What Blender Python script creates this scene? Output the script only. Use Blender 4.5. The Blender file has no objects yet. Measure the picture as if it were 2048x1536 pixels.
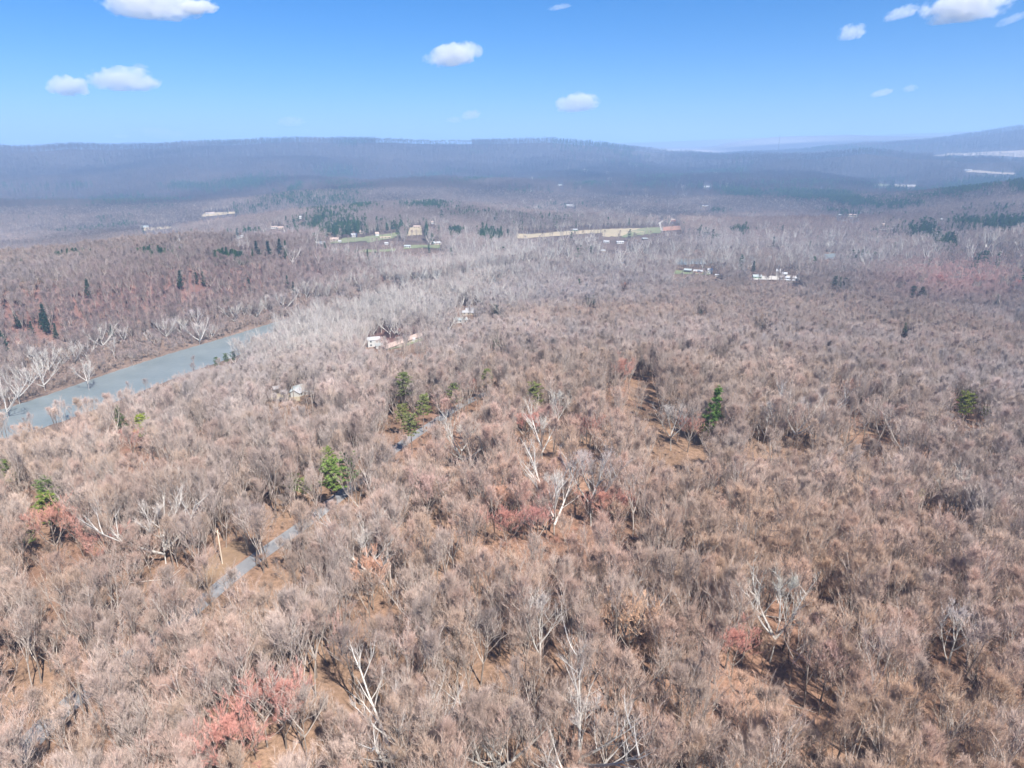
import bpy, math, random
import numpy as np
from mathutils import Vector, Matrix

rng = np.random.default_rng(7)
random.seed(7)
R = math.radians
scene = bpy.context.scene
COL = scene.collection

# ------------------------------------------------------------------ camera, world, sun, exposure
CAM_Z, PITCH, FPX = 95.0, R(18.5), 1365.0
cam_d = bpy.data.cameras.new("camera")
cam_d.sensor_width = 36.0
cam_d.lens = 36.0 * FPX / 2048.0
cam_d.clip_start, cam_d.clip_end = 1.0, 120000.0
cam = bpy.data.objects.new("camera", cam_d)
COL.objects.link(cam)
cam.location = (0, 0, CAM_Z)
cam.rotation_euler = (R(90) - PITCH, 0, 0)
scene.camera = cam

SUN_AZ, SUN_EL = R(148), R(50)          # azimuth clockwise from +y (ahead), elevation
world = bpy.data.worlds.new("World")
scene.world = world
world.use_nodes = True
wn = world.node_tree
wn.nodes.clear()
w_out = wn.nodes.new("ShaderNodeOutputWorld")
w_bg = wn.nodes.new("ShaderNodeBackground")
w_sky = wn.nodes.new("ShaderNodeTexSky")
w_sky.sky_type = 'NISHITA'
w_sky.sun_disc = False
w_sky.sun_elevation = SUN_EL
w_sky.sun_rotation = SUN_AZ
w_sky.altitude = 300
w_sky.air_density = 0.75
w_sky.dust_density = 1.0
w_sky.ozone_density = 6.0
w_bg.inputs[1].default_value = 0.06
w_hs = wn.nodes.new("ShaderNodeHueSaturation")
w_hs.inputs["Saturation"].default_value = 1.36
w_hs.inputs["Hue"].default_value = 0.503
w_hs.inputs["Value"].default_value = 1.0
wn.links.new(w_sky.outputs[0], w_hs.inputs["Color"])
wn.links.new(w_hs.outputs[0], w_bg.inputs[0])
wn.links.new(w_bg.outputs[0], w_out.inputs[0])

sun_d = bpy.data.lights.new("sun", 'SUN')
sun_d.energy = 4.6
sun_d.angle = R(0.53)
sun_d.color = (1.0, 0.955, 0.89)
sun = bpy.data.objects.new("sun", sun_d)
COL.objects.link(sun)
sdir = Vector((math.sin(SUN_AZ) * math.cos(SUN_EL), math.cos(SUN_AZ) * math.cos(SUN_EL), math.sin(SUN_EL)))
sun.rotation_euler = sdir.to_track_quat('Z', 'Y').to_euler()
sun.location = (200, 0, 400)

vs = scene.view_settings
scene.display_settings.display_device = 'sRGB'
vs.view_transform = 'Standard'
vs.look = 'None'
vs.exposure = 1.33
vs.gamma = 1.0
vs.use_curve_mapping = False
scene.render.engine = 'CYCLES'
scene.cycles.max_bounces = 5
scene.cycles.diffuse_bounces = 2
scene.cycles.glossy_bounces = 2
scene.cycles.volume_bounces = 2
scene.cycles.transparent_max_bounces = 24
scene.cycles.use_denoising = True

HAZE_DENSITY = 1.5e-4
HAZE_COLOR = (0.38, 0.61, 0.97)

# ------------------------------------------------------------------ helpers
def tag(o, label=None, cat=None, group=None, kind=None):
    if label: o["label"] = label
    if cat: o["category"] = cat
    if group: o["group"] = group
    if kind: o["kind"] = kind
    return o

def link(o, parent=None):
    COL.objects.link(o)
    if parent is not None:
        o.parent = parent
    return o

def empty(name, loc=(0, 0, 0), rz=0.0):
    o = bpy.data.objects.new(name, None)
    o.empty_display_size = 0.5
    o.location = loc
    o.rotation_euler = (0, 0, rz)
    COL.objects.link(o)
    return o

class MB:
    """collects tubes, boxes, blades; build() links them as one mesh object"""
    def __init__(self):
        self.v, self.f, self.m = [], [], []
    def face(self, idx, mat=0):
        self.f.append(idx); self.m.append(mat)
    def tube(self, pts, radii, sides=5, mat=0, cap=True):
        n0 = len(self.v)
        k = len(pts)
        for i, p in enumerate(pts):
            a = pts[max(i - 1, 0)]; b = pts[min(i + 1, k - 1)]
            t = (b[0] - a[0], b[1] - a[1], b[2] - a[2])
            l = math.sqrt(t[0]**2 + t[1]**2 + t[2]**2) or 1.0
            t = (t[0] / l, t[1] / l, t[2] / l)
            if abs(t[2]) < 0.9: u = (-t[1], t[0], 0.0)
            else: u = (0.0, -t[2], t[1])
            l = math.sqrt(u[0]**2 + u[1]**2 + u[2]**2) or 1.0
            u = (u[0] / l, u[1] / l, u[2] / l)
            w = (t[1] * u[2] - t[2] * u[1], t[2] * u[0] - t[0] * u[2], t[0] * u[1] - t[1] * u[0])
            r = radii[i]
            for s in range(sides):
                c, d = math.cos(2 * math.pi * s / sides) * r, math.sin(2 * math.pi * s / sides) * r
                self.v.append((p[0] + u[0] * c + w[0] * d, p[1] + u[1] * c + w[1] * d, p[2] + u[2] * c + w[2] * d))
        for i in range(k - 1):
            for s in range(sides):
                s2 = (s + 1) % sides
                a = n0 + i * sides
                self.face((a + s, a + s2, a + sides + s2, a + sides + s), mat)
        if cap and sides > 2:
            self.face(tuple(n0 + (k - 1) * sides + s for s in range(sides)), mat)
    def blade(self, p, q, w, mat=0):
        d = (q[0] - p[0], q[1] - p[1], q[2] - p[2])
        rx, ry, rz = random.gauss(0, 1), random.gauss(0, 1), random.gauss(0, 1)
        c = (d[1] * rz - d[2] * ry, d[2] * rx - d[0] * rz, d[0] * ry - d[1] * rx)
        l = math.sqrt(c[0]**2 + c[1]**2 + c[2]**2) or 1.0
        k = 0.5 * w / l
        n = len(self.v)
        self.v += [(p[0] - c[0] * k, p[1] - c[1] * k, p[2] - c[2] * k), (p[0] + c[0] * k, p[1] + c[1] * k, p[2] + c[2] * k), q]
        self.face((n, n + 1, n + 2), mat)
    def box(self, x0, x1, y0, y1, z0, z1, mat=0):
        n = len(self.v)
        self.v += [(x0, y0, z0), (x1, y0, z0), (x1, y1, z0), (x0, y1, z0), (x0, y0, z1), (x1, y0, z1), (x1, y1, z1), (x0, y1, z1)]
        for q in ((0, 3, 2, 1), (4, 5, 6, 7), (0, 1, 5, 4), (1, 2, 6, 5), (2, 3, 7, 6), (3, 0, 4, 7)):
            self.face(tuple(n + i for i in q), mat)
    def poly(self, pts, mat=0):
        n = len(self.v)
        self.v += list(pts)
        self.face(tuple(range(n, n + len(pts))), mat)
    def mesh(self, name, mats, smooth=False):
        me = bpy.data.meshes.new(name)
        me.from_pydata(self.v, [], self.f)
        for m in (mats if isinstance(mats, (list, tuple)) else [mats]):
            me.materials.append(m)
        me.polygons.foreach_set("material_index", self.m)
        if smooth:
            me.polygons.foreach_set("use_smooth", [True] * len(self.f))
        me.update()
        return me
    def build(self, name, mats, parent=None, smooth=False):
        o = bpy.data.objects.new(name, self.mesh(name, mats, smooth))
        return link(o, parent)

# ------------------------------------------------------------------ value noise (numpy)
_perm = rng.random((256, 256))
def vnoise(x, y, seed=0):
    x = np.asarray(x, float) + seed * 17.31; y = np.asarray(y, float) + seed * 9.77
    xi = np.floor(x).astype(int); yi = np.floor(y).astype(int)
    fx = x - xi; fy = y - yi
    fx = fx * fx * (3 - 2 * fx); fy = fy * fy * (3 - 2 * fy)
    g = lambda i, j: _perm[(i + 31 * seed) & 255, (j + 57 * seed) & 255]
    return (g(xi, yi) * (1 - fx) + g(xi + 1, yi) * fx) * (1 - fy) + (g(xi, yi + 1) * (1 - fx) + g(xi + 1, yi + 1) * fx) * fy
def fbm(x, y, seed=0, oct=3):
    s, a, t = 0, 0.5, 0
    for k in range(oct):
        s = s + a * vnoise(np.asarray(x) * 2**k, np.asarray(y) * 2**k, seed + k); t += a; a *= 0.5
    return s / t - 0.5

# ------------------------------------------------------------------ terrain: control points surveyed from the photograph
cP, sP = math.cos(PITCH), math.sin(PITCH)
def ray(px, py):
    u, v = (px - 1024.0) / FPX, (768.0 - py) / FPX
    return u, cP + v * sP, -sP + v * cP
def proj(x, y, z):
    dz = z - CAM_Z
    f = y * cP - dz * sP
    up = y * sP + dz * cP
    f = np.where(f < 1, 1, f)
    return 1024 + FPX * x / f, 768 - FPX * up / f

CTRL = []
def G(px, py, r, drop=0.0):
    x, y, dz = ray(px, py)
    CTRL.append((math.atan2(x, y), math.log(r), CAM_Z + r * dz / math.hypot(x, y) - drop))
def V(px, py, r): G(px, py, r, 15.0)
def Zp(px, *rz):
    a = math.atan((px - 1024) / 1439.0)
    for r, z in rz: CTRL.append((a, math.log(r), z))

for a in (-65, -45, -22, 0, 22, 45, 65):
    for r in (5, 40, 100, 160): CTRL.append((R(a), math.log(r), 0.0))
for px in (-450, -130):
    Zp(px, (230, -3), (330, -20), (400, -41), (440, -46), (490, -46), (515, -43), (590, -6), (700, -6), (850, -11), (950, -40), (1300, -65), (1900, -82),
       (2900, -80), (3200, -74), (3600, -20), (4150, 48), (4800, 124), (5400, 100), (7000, 20), (10500, 0), (14000, 0))
V(0, 505, 850); V(0, 408, 2500)
Zp(120, (210, -1), (320, -17), (390, -38), (430, -46), (520, -46), (550, -42), (620, -6), (760, -6), (1050, -42), (1300, -62), (1900, -82), (2900, -80), (3200, -74), (3600, -20), (4150, 48), (7000, 20))
V(120, 497, 880); V(120, 407, 2500); V(120, 300, 4800); V(300, 299, 4800); V(400, 298, 4800)
Zp(300, (200, 0), (300, -14), (390, -38), (430, -46), (560, -46), (600, -42), (665, -6), (800, -6), (1050, -42), (1300, -60), (1900, -80), (2800, -78), (3150, -70), (3600, -15), (4150, 50), (7000, 20))
V(300, 472, 900); V(300, 410, 2400)
Zp(450, (200, 0), (320, -16), (450, -42), (600, -46), (650, -41), (725, -7), (900, -9), (1000, -32), (1300, -55), (1900, -78), (2500, -70), (3000, -55), (3500, -10), (4250, 70))
V(480, 290, 4900); V(560, 281, 5000); V(700, 282, 5000)
Zp(600, (200, 0), (316, -15), (450, -38), (600, -46), (690, -46), (760, -40), (830, -18), (900, -15), (960, -24), (1050, -27))
for p in ((600, 420, 1500), (600, 385, 2200), (600, 350, 3200), (600, 320, 4000)): V(*p)
Zp(800, (200, 0), (300, -6), (400, -22), (497, -40), (600, -44), (777, -46), (850, -46), (950, -42), (1000, -29), (3300, -45), (3600, -35)); Zp(850, (2000, -52))
for p in ((850, 440, 1250), (850, 400, 1700), (850, 370, 2500), (890, 345, 3000), (850, 320, 4000), (850, 285, 5000)): V(*p)
Zp(1024, (200, 0), (300, -5), (420, -20), (600, -42), (900, -46), (1100, -45))
G(1080, 468, 1285)
for p in ((1100, 425, 1700), (1100, 400, 2200), (1100, 370, 3000), (1100, 345, 3800), (1100, 320, 4400), (1100, 279, 5000)): V(*p)
Zp(1250, (200, 0), (300, -4), (440, -21), (640, -42), (900, -46), (1100, -46))
G(1300, 462, 1300)
for p in ((1200, 286, 5000), (1290, 306, 5000), (1300, 330, 4500), (1300, 360, 3200), (1300, 390, 2500), (1370, 311, 5200)): V(*p)
Zp(1500, (200, 0), (300, -3), (450, -22), (650, -42), (750, -46), (1000, -46), (1150, -45))
for p in ((1500, 465, 1250), (1500, 440, 1500), (1500, 400, 2200), (1500, 360, 3200), (1500, 332, 4000), (1480, 313, 4600), (1500, 303, 6500)): V(*p)
Zp(1650, (1200, -46), (1750, -62), (2000, -60)); V(1650, 437, 1400); V(1650, 395, 2400); V(1650, 340, 3700); V(1650, 296, 6500)
V(1720, 307, 4300); Zp(1720, (4800, 0), (5400, 0)); Zp(1500, (5000, 30)); V(1720, 291, 6500)
Zp(1800, (200, 0), (300, -3), (450, -20), (650, -42), (800, -46), (1000, -46))
V(1850, 470, 1200); V(1850, 440, 1450); V(1850, 393, 1950); V(1800, 376, 2900); V(1840, 285, 6500); V(1880, 325, 4300)
Zp(2100, (200, 0), (300, -3), (450, -20), (650, -40), (800, -46), (980, -46), (2600, -60), (3000, -45))
for p in ((2000, 482, 1050), (2000, 455, 1250), (2000, 405, 1700), (2040, 352, 2100), (1950, 342, 3800), (2048, 253, 6500), (1940, 270, 6500)): V(*p)
G(1950, 309, 5500); Zp(1950, (7800, 150))
for p in ((2300, 480, 1050), (2300, 400, 1700), (2300, 345, 2100), (2300, 240, 6500)): V(*p)
Zp(2300, (200, 0), (450, -20), (800, -46), (3000, -20), (4500, 40))
for px in (0, 400, 800, 1200, 1600, 2000, 2300): Zp(px, (7600, 60 if px < 1800 else 120), (11300, 110))
G(1350, 306, 8300)
for p in ((1400, 300, 9300), (1450, 283, 9300), (1550, 271, 9300), (1700, 266, 9300), (2000, 268, 9300), (1330, 292, 10300), (1250, 291, 10300), (1100, 305, 9300)): V(*p)
for p in ((800, 300, 12500), (1230, 285, 12500), (1500, 274, 12500), (1800, 266, 12500), (2000, 258, 12500), (2300, 250, 12500)): V(*p)
for px in (-450, 0, 1000, 2300): Zp(px, (14500, 200))

C = np.array(CTRL)
AZ_S = 0.75
_cp = np.stack([C[:, 0] * AZ_S, C[:, 1]], 1)
_d = np.linalg.norm(_cp[:, None] - _cp[None], axis=2)
_A = np.block([[_d + np.eye(len(C)) * 1e-4, np.ones((len(C), 1))], [np.ones((1, len(C))), np.zeros((1, 1))]])
_w = np.linalg.solve(_A, np.append(C[:, 2], 0.0))
def rbf(az, lr):
    out = np.empty(az.shape)
    fa, fl, fo = az.ravel() * AZ_S, lr.ravel(), out.ravel()
    for i in range(0, fa.size, 20000):
        d = np.sqrt((fa[i:i + 20000, None] - _cp[None, :, 0])**2 + (fl[i:i + 20000, None] - _cp[None, :, 1])**2)
        fo[i:i + 20000] = d @ _w[:-1] + _w[-1]
    return fo.reshape(az.shape)

# river: far bank line surveyed on the water level
WATER = -46.5
FAR_BANK = [(-420, 930), (-260, 893), (-120, 856), (0, 822), (85, 795), (137, 777), (191, 754), (222, 746), (284, 726), (342, 705), (410, 688), (478, 667), (547, 645), (640, 620), (700, 606), (800, 583), (900, 562), (1030, 540), (1300, 520), (1700, 506), (2200, 500)]
fb = []
for px, py in FAR_BANK:
    x, y, dz = ray(px, py)
    k = (WATER - CAM_Z) / dz
    fb.append((x * k, y * k))
fb = np.array(fb)
def resample(p, step):
    seg = np.linalg.norm(np.diff(p, axis=0), axis=1); s = np.concatenate([[0], np.cumsum(seg)])
    t = np.arange(0, s[-1], step)
    return np.stack([np.interp(t, s, p[:, 0]), np.interp(t, s, p[:, 1])], 1)
def smooth_line(p, n=3):
    for _ in range(n):
        q = p.copy(); q[1:-1] = 0.25 * p[:-2] + 0.5 * p[1:-1] + 0.25 * p[2:]; p = q
    return p
fb = smooth_line(resample(fb, 12.0), 6)
_t = np.gradient(fb, axis=0); _t /= np.linalg.norm(_t, axis=1)[:, None]
_n = np.stack([_t[:, 1], -_t[:, 0]], 1)                     # towards the camera's bank
RIVER_W = 50.0
river_c = fb + _n * RIVER_W * 0.5
def dist_to(line, x, y):
    x = np.asarray(x, float); y = np.asarray(y, float)
    best = np.full(x.shape, 1e9)
    for i in range(len(line) - 1):
        a, b = line[i], line[i + 1]
        d = b - a; l2 = (d**2).sum()
        t = np.clip(((x - a[0]) * d[0] + (y - a[1]) * d[1]) / l2, 0, 1)
        best = np.minimum(best, np.hypot(x - a[0] - t * d[0], y - a[1] - t * d[1]))
    return best
_rc = river_c[::2]

N_R = 420
az_g = np.concatenate([np.linspace(-math.pi, R(-50), 40)[:-1], np.linspace(R(-50), R(50), 340), np.linspace(R(50), math.pi, 40)[1:]])
lr_g = np.concatenate([np.linspace(math.log(4), math.log(60), 20)[:-1], np.linspace(math.log(60), math.log(1500), 260), np.linspace(math.log(1500), math.log(14000), N_R - 279 + 1)[1:]])
AA, LL = np.meshgrid(az_g, lr_g, indexing='ij')
RR = np.exp(LL)
XX, YY = RR * np.sin(AA), RR * np.cos(AA)
HH = rbf(np.clip(AA, R(-60), R(60)), LL)
HH *= np.clip((R(150) - np.abs(AA)) / R(80), 0, 1)**0.5
# natural unevenness: knolls close by, spurs and hollows on the far slopes
HH += fbm(XX / 90, YY / 90, 3, 3) * 5 * np.clip(RR / 200, 0.3, 1) * (RR < 6000)
sp = np.clip((RR - 1300) / 2500, 0, 1) * np.clip((HH + 75) / 90, 0.26, 1)
HH += fbm(XX / 620, YY / 900, 11, 4) * 125 * sp * (1 - 0.9 * np.clip((HH - 95) / 90, 0, 1))
near = (RR > 250) & (RR < 2500)
dr = np.full(RR.shape, 1e9)
dr[near] = dist_to(_rc, XX[near], YY[near])
wgt = np.clip((RIVER_W * 0.5 + 34 - dr) / 30, 0, 1); wgt = wgt * wgt * (3 - 2 * wgt)
HH = HH * (1 - wgt) + (-45.4) * wgt
bank = np.clip((RIVER_W * 0.5 + 2.5 - dr) / 5, 0, 1)
HH -= bank * 2.6
def H(x, y):
    x = np.asarray(x, float); y = np.asarray(y, float)
    a = np.interp(np.arctan2(x, y), az_g, np.arange(len(az_g)))
    l = np.interp(np.log(np.maximum(np.hypot(x, y), 4.1)), lr_g, np.arange(len(lr_g)))
    i = np.clip(a.astype(int), 0, len(az_g) - 2); j = np.clip(l.astype(int), 0, len(lr_g) - 2)
    fa, fl = a - i, l - j
    return (HH[i, j] * (1 - fa) + HH[i + 1, j] * fa) * (1 - fl) + (HH[i, j + 1] * (1 - fa) + HH[i + 1, j + 1] * fa) * fl
_rs = np.exp(np.linspace(math.log(60), math.log(13900), 1500))
def spot(px, py, h=0.0, rmin=60.0):
    """first place along the sight line through a photo point that is h above the ground"""
    x, y, dz = ray(px, py); n = math.hypot(x, y)
    X, Y, Zr = _rs * x / n, _rs * y / n, CAM_Z + _rs * dz / n
    g = Zr - (H(X, Y) + h)
    ok = np.where((g <= 0) & (_rs >= rmin))[0]
    if len(ok) == 0: return None
    i = ok[0]
    if i > 0 and g[i - 1] > 0:
        t = g[i - 1] / (g[i - 1] - g[i]); r = _rs[i - 1] + t * (_rs[i] - _rs[i - 1])
    else: r = _rs[i]
    return np.array([r * x / n, r * y / n])

# ------------------------------------------------------------------ materials
def mat(name):
    m = bpy.data.materials.new(name); m.use_nodes = True
    nt = m.node_tree
    return m, nt, nt.nodes["Principled BSDF"]
def node(nt, t, **kw):
    n = nt.nodes.new(t)
    for k, v in kw.items(): setattr(n, k, v)
    return n
def simple(name, col, rough=0.8, var=0.15, scale=1.0, metal=0.0):
    m, nt, b = mat(name)
    tc = node(nt, "ShaderNodeTexCoord"); nz = node(nt, "ShaderNodeTexNoise")
    nz.inputs["Scale"].default_value = scale; nz.inputs["Detail"].default_value = 6
    mp = node(nt, "ShaderNodeMapRange"); mp.inputs[3].default_value = 1 - var; mp.inputs[4].default_value = 1 + var
    mx = node(nt, "ShaderNodeVectorMath", operation='SCALE'); mx.inputs[0].default_value = col
    nt.links.new(tc.outputs["Object"], nz.inputs["Vector"]); nt.links.new(nz.outputs["Fac"], mp.inputs[0])
    nt.links.new(mp.outputs[0], mx.inputs["Scale"]); nt.links.new(mx.outputs[0], b.inputs["Base Color"])
    b.inputs["Roughness"].default_value = rough; b.inputs["Metallic"].default_value = metal
    b.inputs["Specular IOR Level"].default_value = 0.25
    return m
def tinted(name, lo, hi, island=True):
    """colour comes from the plant's own tint; each twig or needle spray differs a little"""
    m, nt, b = mat(name)
    at = node(nt, "ShaderNodeAttribute", attribute_type='INSTANCER', attribute_name="tint")
    ge = node(nt, "ShaderNodeNewGeometry")
    mp = node(nt, "ShaderNodeMapRange"); mp.inputs[3].default_value = lo; mp.inputs[4].default_value = hi
    mx = node(nt, "ShaderNodeVectorMath", operation='SCALE')
    nt.links.new(ge.outputs["Random Per Island"], mp.inputs[0])
    nt.links.new(at.outputs["Vector"], mx.inputs[0]); nt.links.new(mp.outputs[0], mx.inputs["Scale"])
    nt.links.new(mx.outputs[0], b.inputs["Base Color"])
    b.inputs["Roughness"].default_value = 0.95; b.inputs["Specular IOR Level"].default_value = 0.1
    return m
def bark(name, dark, light):
    m, nt, b = mat(name)
    oi = node(nt, "ShaderNodeObjectInfo")
    tc = node(nt, "ShaderNodeTexCoord"); nz = node(nt, "ShaderNodeTexNoise"); nz.inputs["Scale"].default_value = 1.6; nz.inputs["Detail"].default_value = 5
    ad = node(nt, "ShaderNodeMath", operation='MULTIPLY_ADD'); ad.inputs[1].default_value = 0.6
    ad2 = node(nt, "ShaderNodeMath", operation='MULTIPLY_ADD'); ad2.inputs[1].default_value = 0.9; ad2.inputs[2].default_value = -0.25
    cr = node(nt, "ShaderNodeMix", data_type='RGBA'); cr.inputs[6].default_value = (*dark, 1); cr.inputs[7].default_value = (*light, 1)
    nt.links.new(tc.outputs["Object"], nz.inputs["Vector"])
    nt.links.new(nz.outputs["Fac"], ad2.inputs[0]); nt.links.new(oi.outputs["Random"], ad.inputs[0]); nt.links.new(ad2.outputs[0], ad.inputs[2])
    nt.links.new(ad.outputs[0], cr.inputs[0]); nt.links.new(cr.outputs[2], b.inputs["Base Color"])
    b.inputs["Roughness"].default_value = 0.95; b.inputs["Specular IOR Level"].default_value = 0.1
    return m
M_TRUNK = bark("trunk_bark", (0.085, 0.065, 0.053), (0.24, 0.20, 0.17))
M_LIMB = bark("limb_bark", (0.14, 0.115, 0.10), (0.52, 0.46, 0.41))
M_WHITE = bark("white_bark", (0.25, 0.235, 0.215), (0.58, 0.55, 0.51))
M_TWIG = tinted("twig", 0.72, 1.3)
M_NEEDLE = tinted("needle", 0.5, 1.6)

# ground: colour of the soil and litter varies from place to place; far ground painted darker
def ground_material():
    m, nt, b = mat("leaf_litter")
    at = node(nt, "ShaderNodeAttribute", attribute_name="soil")
    ge = node(nt, "ShaderNodeNewGeometry")
    n1 = node(nt, "ShaderNodeTexNoise"); n1.inputs["Scale"].default_value = 0.8; n1.inputs["Detail"].default_value = 10; n1.inputs["Roughness"].default_value = 0.85
    n2 = node(nt, "ShaderNodeTexNoise"); n2.inputs["Scale"].default_value = 0.03; n2.inputs["Detail"].default_value = 8
    nt.links.new(ge.outputs["Position"], n1.inputs["Vector"]); nt.links.new(ge.outputs["Position"], n2.inputs["Vector"])
    m1 = node(nt, "ShaderNodeMapRange"); m1.inputs[1].default_value = 0.34; m1.inputs[2].default_value = 0.66; m1.inputs[3].default_value = 0.45; m1.inputs[4].default_value = 1.55
    m2 = node(nt, "ShaderNodeMapRange"); m2.inputs[1].default_value = 0.3; m2.inputs[2].default_value = 0.7; m2.inputs[3].default_value = 0.75; m2.inputs[4].default_value = 1.25
    nt.links.new(n1.outputs["Fac"], m1.inputs[0]); nt.links.new(n2.outputs["Fac"], m2.inputs[0])
    mu = node(nt, "ShaderNodeMath", operation='MULTIPLY'); nt.links.new(m1.outputs[0], mu.inputs[0]); nt.links.new(m2.outputs[0], mu.inputs[1])
    sc = node(nt, "ShaderNodeVectorMath", operation='SCALE')
    nt.links.new(at.outputs["Vector"], sc.inputs[0]); nt.links.new(mu.outputs[0], sc.inputs["Scale"]); nt.links.new(sc.outputs[0], b.inputs["Base Color"])
    bp = node(nt, "ShaderNodeBump"); bp.inputs["Strength"].default_value = 0.6; bp.inputs["Distance"].default_value = 0.15
    nt.links.new(n1.outputs["Fac"], bp.inputs["Height"]); nt.links.new(bp.outputs[0], b.inputs["Normal"])
    b.inputs["Roughness"].default_value = 1.0; b.inputs["Specular IOR Level"].default_value = 0.05
    return m

def ellipse(PX, PY, cx, cy, rx, ry, ang=0.0):
    c, s = math.cos(R(ang)), math.sin(R(ang))
    dx, dy = PX - cx, PY - cy
    return np.exp(-(((dx * c + dy * s) / rx)**2 + ((-dx * s + dy * c) / ry)**2))

PXg, PYg = proj(XX, YY, HH)
soil = np.empty(XX.shape + (3,))
soil[:] = (0.21, 0.124, 0.086)
def soil_mix(w, c):
    w = np.clip(w, 0, 1)[..., None]
    soil[:] = soil * (1 - w) + np.array(c) * w
soil_mix(np.clip(fbm(XX / 60, YY / 60, 21) * 3 + 0.3, 0, 0.6), (0.22, 0.15, 0.10))
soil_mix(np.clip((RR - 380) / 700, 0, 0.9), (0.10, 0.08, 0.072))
soil_mix(np.clip((RR - 1500) / 2000, 0, 0.8), (0.05, 0.045, 0.042))  # distance shade put into the soil colour, setting off the haze
bluff = np.clip((dr - RIVER_W * 0.5 - 12) / 20, 0, 1) * np.clip((175 - dr) / 50, 0, 1) * (PXg < 900) * (PYg < 690) * (RR > 480)
soil_mix(bluff * 0.9, (0.15, 0.085, 0.075))
soil_mix(np.clip((RIVER_W * 0.5 + 60 - dr) / 24, 0, 1) * 0.9, (0.15, 0.11, 0.088))
soil_mix(ellipse(PXg, PYg, 1560, 285, 130, 14) * (RR > 8700) * 0.7, (0.36, 0.32, 0.28))
soil_mix(ellipse(PXg, PYg, 1330, 304, 90, 5) * (RR > 7000) * 1.3, (0.5, 0.44, 0.36))
soil_mix((RR > 8700) * 0.5, (0.16, 0.15, 0.13))

nA, nR = XX.shape
verts = np.stack([XX, YY, HH], -1).reshape(-1, 3)
ii, jj = np.meshgrid(np.arange(nA - 1), np.arange(nR - 1), indexing='ij')
q0 = (ii * nR + jj).ravel()
quads = np.stack([q0, q0 + 1, q0 + nR + 1, q0 + nR], 1)
me = bpy.data.meshes.new("terrain")
me.vertices.add(len(verts)); me.vertices.foreach_set("co", verts.ravel())
me.loops.add(quads.size); me.loops.foreach_set("vertex_index", quads.ravel())
me.polygons.add(len(quads)); me.polygons.foreach_set("loop_start", np.arange(0, quads.size, 4)); 
me.update(calc_edges=True)
me.polygons.foreach_set("use_smooth", np.ones(len(quads), bool))
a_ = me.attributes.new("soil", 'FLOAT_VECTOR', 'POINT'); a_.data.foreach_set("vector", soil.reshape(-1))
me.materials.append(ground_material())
if me.polygons[100].normal.z < 0: me.flip_normals()
terrain = link(bpy.data.objects.new("terrain", me))
tag(terrain, "wooded rolling ground covered in brown leaf litter, rising to long ridges far off", kind="structure")

# ------------------------------------------------------------------ water
def water_material():
    m, nt, b = mat("river_water")
    ge = node(nt, "ShaderNodeNewGeometry")
    nz = node(nt, "ShaderNodeTexNoise"); nz.inputs["Scale"].default_value = 0.35; nz.inputs["Detail"].default_value = 6
    mpv = node(nt, "ShaderNodeMapping"); mpv.inputs["Scale"].default_value = (1, 1.0, 1)
    n2 = node(nt, "ShaderNodeTexNoise"); n2.inputs["Scale"].default_value = 0.045; n2.inputs["Detail"].default_value = 8
    nt.links.new(ge.outputs["Position"], mpv.inputs[0]); nt.links.new(mpv.outputs[0], nz.inputs["Vector"]); nt.links.new(ge.outputs["Position"], n2.inputs["Vector"])
    cr = node(nt, "ShaderNodeMix", data_type='RGBA'); cr.inputs[6].default_value = (0.095, 0.125, 0.13, 1); cr.inputs[7].default_value = (0.21, 0.24, 0.245, 1)
    nt.links.new(n2.outputs["Fac"], cr.inputs[0]); nt.links.new(cr.outputs[2], b.inputs["Base Color"])
    bp = node(nt, "ShaderNodeBump"); bp.inputs["Strength"].default_value = 0.5; bp.inputs["Distance"].default_value = 0.3
    nt.links.new(nz.outputs["Fac"], bp.inputs["Height"]); nt.links.new(bp.outputs[0], b.inputs["Normal"])
    b.inputs["Roughness"].default_value = 0.3
    return m
mb = MB()
L = fb - _n * 6; Rr = fb + _n * (RIVER_W + 6)
for i in range(len(fb)):
    mb.v += [(L[i, 0], L[i, 1], WATER), (Rr[i, 0], Rr[i, 1], WATER)]
for i in range(len(fb) - 1):
    mb.face((2 * i, 2 * i + 1, 2 * i + 3, 2 * i + 2))
river = mb.build("river", water_material())
tag(river, "pale green grey river bending through bare woods on the left", kind="structure")

# ------------------------------------------------------------------ draped sheets: roads, fields, lawns
def drape_line(name, pts, width, m, lift=0.06, step=3.0):
    p = smooth_line(resample(np.array(pts), step), 8)
    t = np.gradient(p, axis=0); t /= np.linalg.norm(t, axis=1)[:, None]; n = np.stack([-t[:, 1], t[:, 0]], 1)
    b = MB()
    offs = (-0.5, -0.17, 0.17, 0.5)
    for i in range(len(p)):
        for o in offs:
            q = p[i] + n[i] * width * o
            b.v.append((q[0], q[1], float(H(q[0], q[1])) + lift))
    k = len(offs)
    for i in range(len(p) - 1):
        for j in range(k - 1):
            b.face((i * k + j + 1, i * k + j, (i + 1) * k + j, (i + 1) * k + j + 1))
    return b.build(name, m, smooth=True), p
def inside(poly, x, y):
    x = np.asarray(x); y = np.asarray(y); c = np.zeros(x.shape, bool); j = len(poly) - 1
    for i in range(len(poly)):
        xi, yi = poly[i]; xj, yj = poly[j]
        c ^= ((yi > y) != (yj > y)) & (x < (xj - xi) * (y - yi) / (yj - yi + 1e-12) + xi); j = i
    return c
KEEP = []   # (photo polygon, distance): trees nearer than that do not stand in the way
OPEN = []           # (polygon in world xy) where no trees grow
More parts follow.
